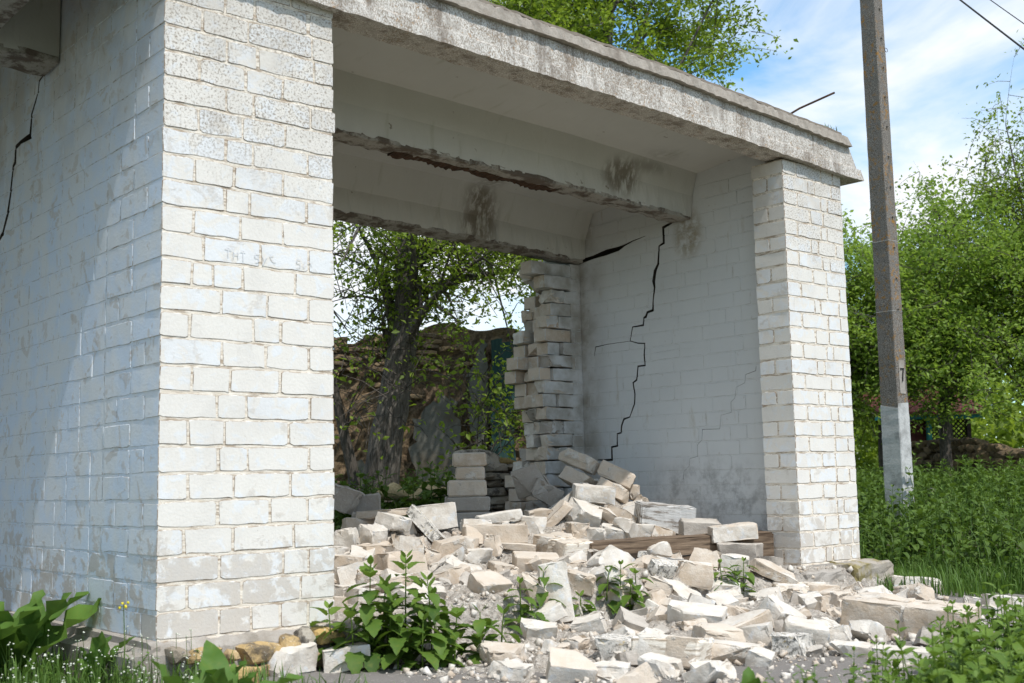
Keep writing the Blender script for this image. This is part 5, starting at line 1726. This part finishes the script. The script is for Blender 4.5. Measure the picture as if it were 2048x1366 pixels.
NETTLES = [  # x, y, z, height, label
    (0.67, -0.10, -.15, .22, 'short nettle sprig at the corner of the dividing wall'), (0.74, -.26, -.15, .39, 'tall nettle stem, left of the two tallest in the clump'), (0.90, -.27, -.15, .405, 'tallest nettle stem in the middle of the clump'),
    (0.96, -.36, -.15, .32, 'third tallest nettle, right of the tallest stem'), (0.80, -.30, -.15, .25, 'leafy nettle at the clump\'s front between the tall stems'), (1.04, -.40, -.15, .20, 'nettle right of the clump\'s middle, half as tall as the stems'),
    (1.14, -.44, -.15, .19, 'broad nettle near the right end of the clump'), (1.26, -.42, -.15, .17, 'outermost nettle at the clump\'s right end by the tan block'), (0.93, -.44, -.15, .17, 'low nettle in front of the tallest stem'),
    (0.68, -.24, -.15, .22, 'nettle low beside the whole white brick'), (0.80, -.36, -.15, .17, 'front low nettle beside the whole white brick'), (0.87, -.42, -.15, .18, 'low nettle in the middle of the clump\'s front'),
    (1.00, -.33, -.15, .26, 'mid-height nettle behind the clump\'s right half'), (0.84, -.20, -.14, .30, 'nettle behind the two tall stems'),
    (1.54, -.22, -.08, .19, 'young nettle left of the tall upright block'), (1.71, -.19, -.04, .19, 'nettle rising beside the tall upright block'), (1.58, -.25, -.09, .11, 'tiny nettle under the young one by the upright block'),
    (2.09, -.19, -.05, .17, 'left nettle of the weeds in the middle of the heap'), (2.15, -.22, -.08, .23, 'tallest nettle of the weeds in the middle of the heap'), (2.26, -.22, -.08, .21, 'right nettle of the weeds in the middle of the heap'),
    (2.18, -.25, -.09, .15, 'front nettle of the weeds in the middle of the heap'), (1.88, -.24, -.09, .12, 'small nettle right of the upright block\'s foot'),
    (2.93, -.18, -.04, .15, 'left nettle of the tuft before the timber beam'), (3.09, -.19, -.07, .18, 'right nettle of the tuft before the timber beam'), (3.02, -.20, -.07, .15, 'middle nettle of the tuft before the timber beam'),
]
for i, (x, y, z, h, lab) in enumerate(NETTLES):
    plant_obj('nettle_plant', nettle_geo(h, 400 + i, .086 if i < 14 else .066, 10), M['nettle'], (x, y, z), rng.uniform(0, 6), lab, 'nettle', 'nettles growing through the rubble')


def dock_geo(n, lo, hi, seed, spread=.5, wide=.20, wave=.35):
    r = random.Random(seed)
    parts = []
    for k in range(n):
        L = r.uniform(lo, hi)
        V, F = leaf_local(L, L * wide * r.uniform(.8, 1.15), r.uniform(.05, .55), 10, r, 0.06, .25, r.uniform(-.1, .1), wave)
        V = V @ roty(-r.uniform(.75, 1.35))
        V = V @ rotz(2 * PI * k / n + r.uniform(-.4, .4))
        parts.append((V + (r.uniform(-.02, .02), r.uniform(-.02, .02), 0), F, min(1, max(0, r.gauss(.45, .2)))))
        v, f = tri_tube([Vector((0, 0, 0)), Vector(V[4]) * .5, Vector(V[6])], [.006, .004, .002])
        parts.append((v, f, .95))
    return join(parts)


for i, (x, y, z, n, lo, hi, lab) in enumerate((
        (-.30, .58, -.16, 11, .30, .50, 'large dock plant with broad curled leaves against the blue-washed wall'), (-.55, .40, -.16, 9, .28, .42, 'dock plant at the picture\'s left edge beside the larger dock'),
        (-.17, .15, -.16, 5, .16, .24, 'small dark dock plant at the plinth corner'),
        (-.26, -.98, -.16, 8, .20, .33, 'broad-leaved dock in front of the yellow boulder'), (-.10, -.85, -.16, 6, .18, .27, 'second dock just right of the one before the boulder'), (-.05, -.62, -.15, 5, .12, .20, 'low dock leaves against the yellow boulder'),
        (.54, -2.20, -.16, 3, .22, .30, 'single tall dock leaf standing before the rubble'))):
    plant_obj('dock_plant', dock_geo(n, lo, hi, 600 + i), M['dock'], (x, y, z), rng.uniform(0, 6), lab, 'dock plant', 'dock plants in the foreground weeds')


def feather_geo(h, seed, stems=6):
    r = random.Random(seed); parts = []
    for s in range(stems):
        a = r.uniform(0, 6.28); ln = r.uniform(.25, .6)
        pts = [Vector((math.cos(a) * ln * h * t * t, math.sin(a) * ln * h * t * t, h * t)) for t in (0, .33, .66, 1)]
        v, f = tri_tube(pts, [.003, .0026, .002, .001]); parts.append((v, f, .7))
        for k in range(16):
            t = .2 + .8 * k / 15
            p = Vector((math.cos(a) * ln * h * t * t, math.sin(a) * ln * h * t * t, h * t))
            L = .045 * (1.15 - .6 * t) * r.uniform(.7, 1.2)
            V, F = leaf_local(L, L * .22, .2, 4, r, .3)
            V = V @ roty(-r.uniform(.1, .7)) @ rotz(r.uniform(0, 6.28)) + np.array(p)
            parts.append((V, F, min(1, max(0, r.gauss(.55, .2)))))
    return join(parts)


for i, (x, y, h, lab) in enumerate(((.72, -2.28, .22, 'feathery mugwort sprig before the speckled brick'), (.86, -2.32, .17, 'lower feathery mugwort right of the taller sprig'), (.95, -2.30, .15, 'third feathery mugwort at the lower edge'))):
    plant_obj('mugwort_plant', feather_geo(h, 700 + i), M['grass'], (x, y, -.17), rng.uniform(0, 6), lab, 'weed')

# yellow-flowered stem by the plinth corner
V, F, T = feather_geo(.16, 720, 3)
yf = plant_obj('rocket_weed', (V, F, T), M['grass'], (-.22, -.24, -.16), 0, 'thin weed with a small yellow flower head before the wall corner', 'weed')
v, f = tube([(0, 0, 0), (.005, .0, .2), (.0, .004, .33)], [.0024, .002, .0014], 5)
obj('stem', mesh_from('stem', v, f, M['stem']), yf)
for k in range(5):
    me = stone_mesh('blossom', .009, .009, .008, M['yellow'], 730 + k, 1)
    obj('blossom', me, yf, (rng.uniform(-.012, .012), rng.uniform(-.012, .012), .325 + rng.uniform(-.012, .014)))


# masses nobody could count
def field(name, geos, spots, mat, label, cat):
    parts = []
    for (x, y, z, rz, s, k) in spots:
        V, F, T = geos[k]
        parts.append(((V * s) @ rotz(rz) + (x, y, z), F, T + 0.0))
    V, F, T = join(parts)
    return tag(obj(name, np_mesh(name, V, F, mat, T)), label, cat, kind='stuff')


fr_ = random.Random(12)
geos = [nettle_geo(h, 800 + i, .066, 4, 8) for i, h in enumerate((.26, .30, .34, .38, .32, .28, .42))]
spots = []
while len(spots) < 2700:
    x, y = fr_.uniform(4.75, 13.0), fr_.uniform(-2.6, 7.0)
    if x - 4.85 < .0 or (x < 5.5 and y < -1.6): continue
    # only the part of the field the camera can look across
    dx, dy = x - CAM.x, y - CAM.y
    az = math.degrees(math.atan2(dx, dy))
    if not (50 < az < 78): continue
    d = math.hypot(dx, dy)
    if fr_.random() > min(1, (9.0 / d) ** .6): continue
    edge = sm(4.80, 5.6, x)
    spots.append((x, y, gz(x, y) - .02, fr_.uniform(0, 6.28), (.50 + .45 * edge) * fr_.uniform(.6, 1.25), fr_.randrange(7)))
field('nettle_field', geos, spots, M['nettle_far'], 'dense green nettles covering the ground right of the shelter', 'nettles')
spots = []
while len(spots) < 520:
    x, y = fr_.uniform(1.8, 4.6), fr_.uniform(2.35, 4.6)
    if abs(x - 3.8) < .5 and abs(y - 2.5) < .2 and fr_.random() < .8: continue
    spots.append((x, y, gz(x, y) - .02, fr_.uniform(0, 6.28), fr_.uniform(.7, 1.15) * (1.2 if y > 2.8 else .95), fr_.randrange(7)))
for k in range(26):
    spots.append((fr_.gauss(3.02, .11), fr_.gauss(2.25, .10), .16, fr_.uniform(0, 6.28), fr_.uniform(.9, 1.45), fr_.randrange(7)))
field('nettle_thicket', geos, spots, M['nettle_far'], 'nettles growing behind the collapsed rear wall', 'nettles')
spots = []
while len(spots) < 130:
    x, y = fr_.uniform(.75, 2.6), fr_.uniform(-3.0, -1.9)
    dx, dy = x - CAM.x, y - CAM.y
    az = math.degrees(math.atan2(dx, dy)) - 40.83
    if not (11.0 < az < 25): continue
    s = .38 + .35 * sm(12, 22, az)
    spots.append((x, y, -.17, fr_.uniform(0, 6.28), s * fr_.uniform(.85, 1.15), fr_.randrange(7)))
field('foreground_weeds', geos, spots, M['nettle'], 'blurred nettles in front of the rubble at the lower right', 'weeds')


def blades(name, n, area, h0, h1, mat, seed, label, gz_fn):
    r = np.random.default_rng(seed)
    x = r.uniform(area[0], area[1], n); y = r.uniform(area[2], area[3], n)
    h = r.uniform(h0, h1, n); a = r.uniform(0, 2 * PI, n); b = r.uniform(.1, .6, n)
    z = np.array([gz_fn(p, q) for p, q in zip(x, y)])
    w = r.uniform(.002, .0045, n)
    ux, uy = np.cos(a), np.sin(a)
    V = np.empty((n, 5, 3))
    base = np.stack((x, y, z), 1); side = np.stack((-uy * w, ux * w, 0 * w), 1)
    m = base + np.stack((ux * b * h * .35, uy * b * h * .35, h * .6), 1)
    V[:, 0] = base - side; V[:, 1] = base + side; V[:, 2] = m + side * .8; V[:, 3] = m - side * .8
    V[:, 4] = base + np.stack((ux * b * h, uy * b * h, h * (1 - .35 * b)), 1)
    F = np.array([(0, 1, 2), (0, 2, 3), (3, 2, 4)])
    F = (F[None] + 5 * np.arange(n)[:, None, None]).reshape(-1, 3)
    return tag(obj(name, np_mesh(name, V.reshape(-1, 3), F, mat, np.repeat(np.clip(r.normal(.5, .25, n), 0, 1), 5))), label, 'grass', kind='stuff')


blades('grass', 2600, (4.42, 5.6, -.75, .5), .06, .20, M['grass'], 5, 'fresh grass tufts along the nettle edge beside the pillar', gz)
blades('field_grass', 3000, (5.0, 9.5, -1.4, 3.0), .15, .42, M['grass'], 15, 'taller grass blades mixed through the nettle field', gz)
blades('grass', 900, (4.3, 4.75, -.30, .02), .05, .15, M['grass'], 6, 'grass tufts against the pillar footing', gz)
blades('roof_grass', 60, (4.30, 4.42, -.03, .05), .03, .08, M['grass'], 7, 'tiny tuft of grass growing on the roof corner', lambda x, y: zf(x) + .25)
blades('lawn_weeds', 5200, (-1.9, .25, -1.6, .75), .05, .16, M['grass'], 8, 'weedy grass in front of the blue-washed wall', gz)
blades('verge_grass', 2600, (.5, 2.7, -3.1, -1.95), .04, .12, M['grass'], 9, 'grass under the foreground weeds at the lower right', lambda x, y: -.16)

r = np.random.default_rng(44)
parts, heads = [], []
octa = np.array([(1, 0, 0), (-1, 0, 0), (0, 1, 0), (0, -1, 0), (0, 0, .7), (0, 0, -.7)], float)
of = np.array([(0, 2, 4), (2, 1, 4), (1, 3, 4), (3, 0, 4), (2, 0, 5), (1, 2, 5), (3, 1, 5), (0, 3, 5)])
k = 0
while k < 330:
    x, y = r.uniform(-1.7, .12), r.uniform(-1.5, .35)
    az = math.degrees(math.atan2(x - CAM.x, y - CAM.y)) - 40.83
    if not (-26 < az < -14.5): continue
    h = r.uniform(.09, .20)
    tip = np.array((x + r.uniform(-.03, .03), y + r.uniform(-.03, .03), -.16 + h))
    v, f = tri_tube([Vector((x, y, -.16)), Vector(tip)], [.0016, .001], 3)
    parts.append((v, f, .6))
    for q in range(r.integers(1, 4)):
        heads.append((octa * r.uniform(.0025, .0045) + tip + r.normal(0, .006, 3), of, .5))
    for q in range(3):
        V, F = leaf_local(.03, .006, .3, 3, random.Random(k * 7 + q), 0)
        parts.append((V @ rotz(r.uniform(0, 6.28)) + (x, y, -.15 + h * .3 * q), F, r.uniform(.3, .8)))
    k += 1
V, F, T = join(parts)
tag(obj('flowering_weeds', np_mesh('flowering_weeds', V, F, M['grass'], T)), 'small white-flowering weeds in front of the blue-washed wall', 'weeds', kind='stuff')
V, F, T = join(heads)
tag(obj('white_blossoms', np_mesh('white_blossoms', V, F, M['flower'], T)), 'tiny white flower heads over the foreground weeds', 'flowers', kind='stuff')

wire((4.98, -1.63, 2.3), (8.2, 2.29, 6.28), .01, .007, 'thicker dark overhead wire crossing the sky right of the pole')
wire((6.25, -.76, 3.31), (8.3, 1.52, 5.58), .01, .004, 'thinner overhead wire at the upper right corner of the sky')
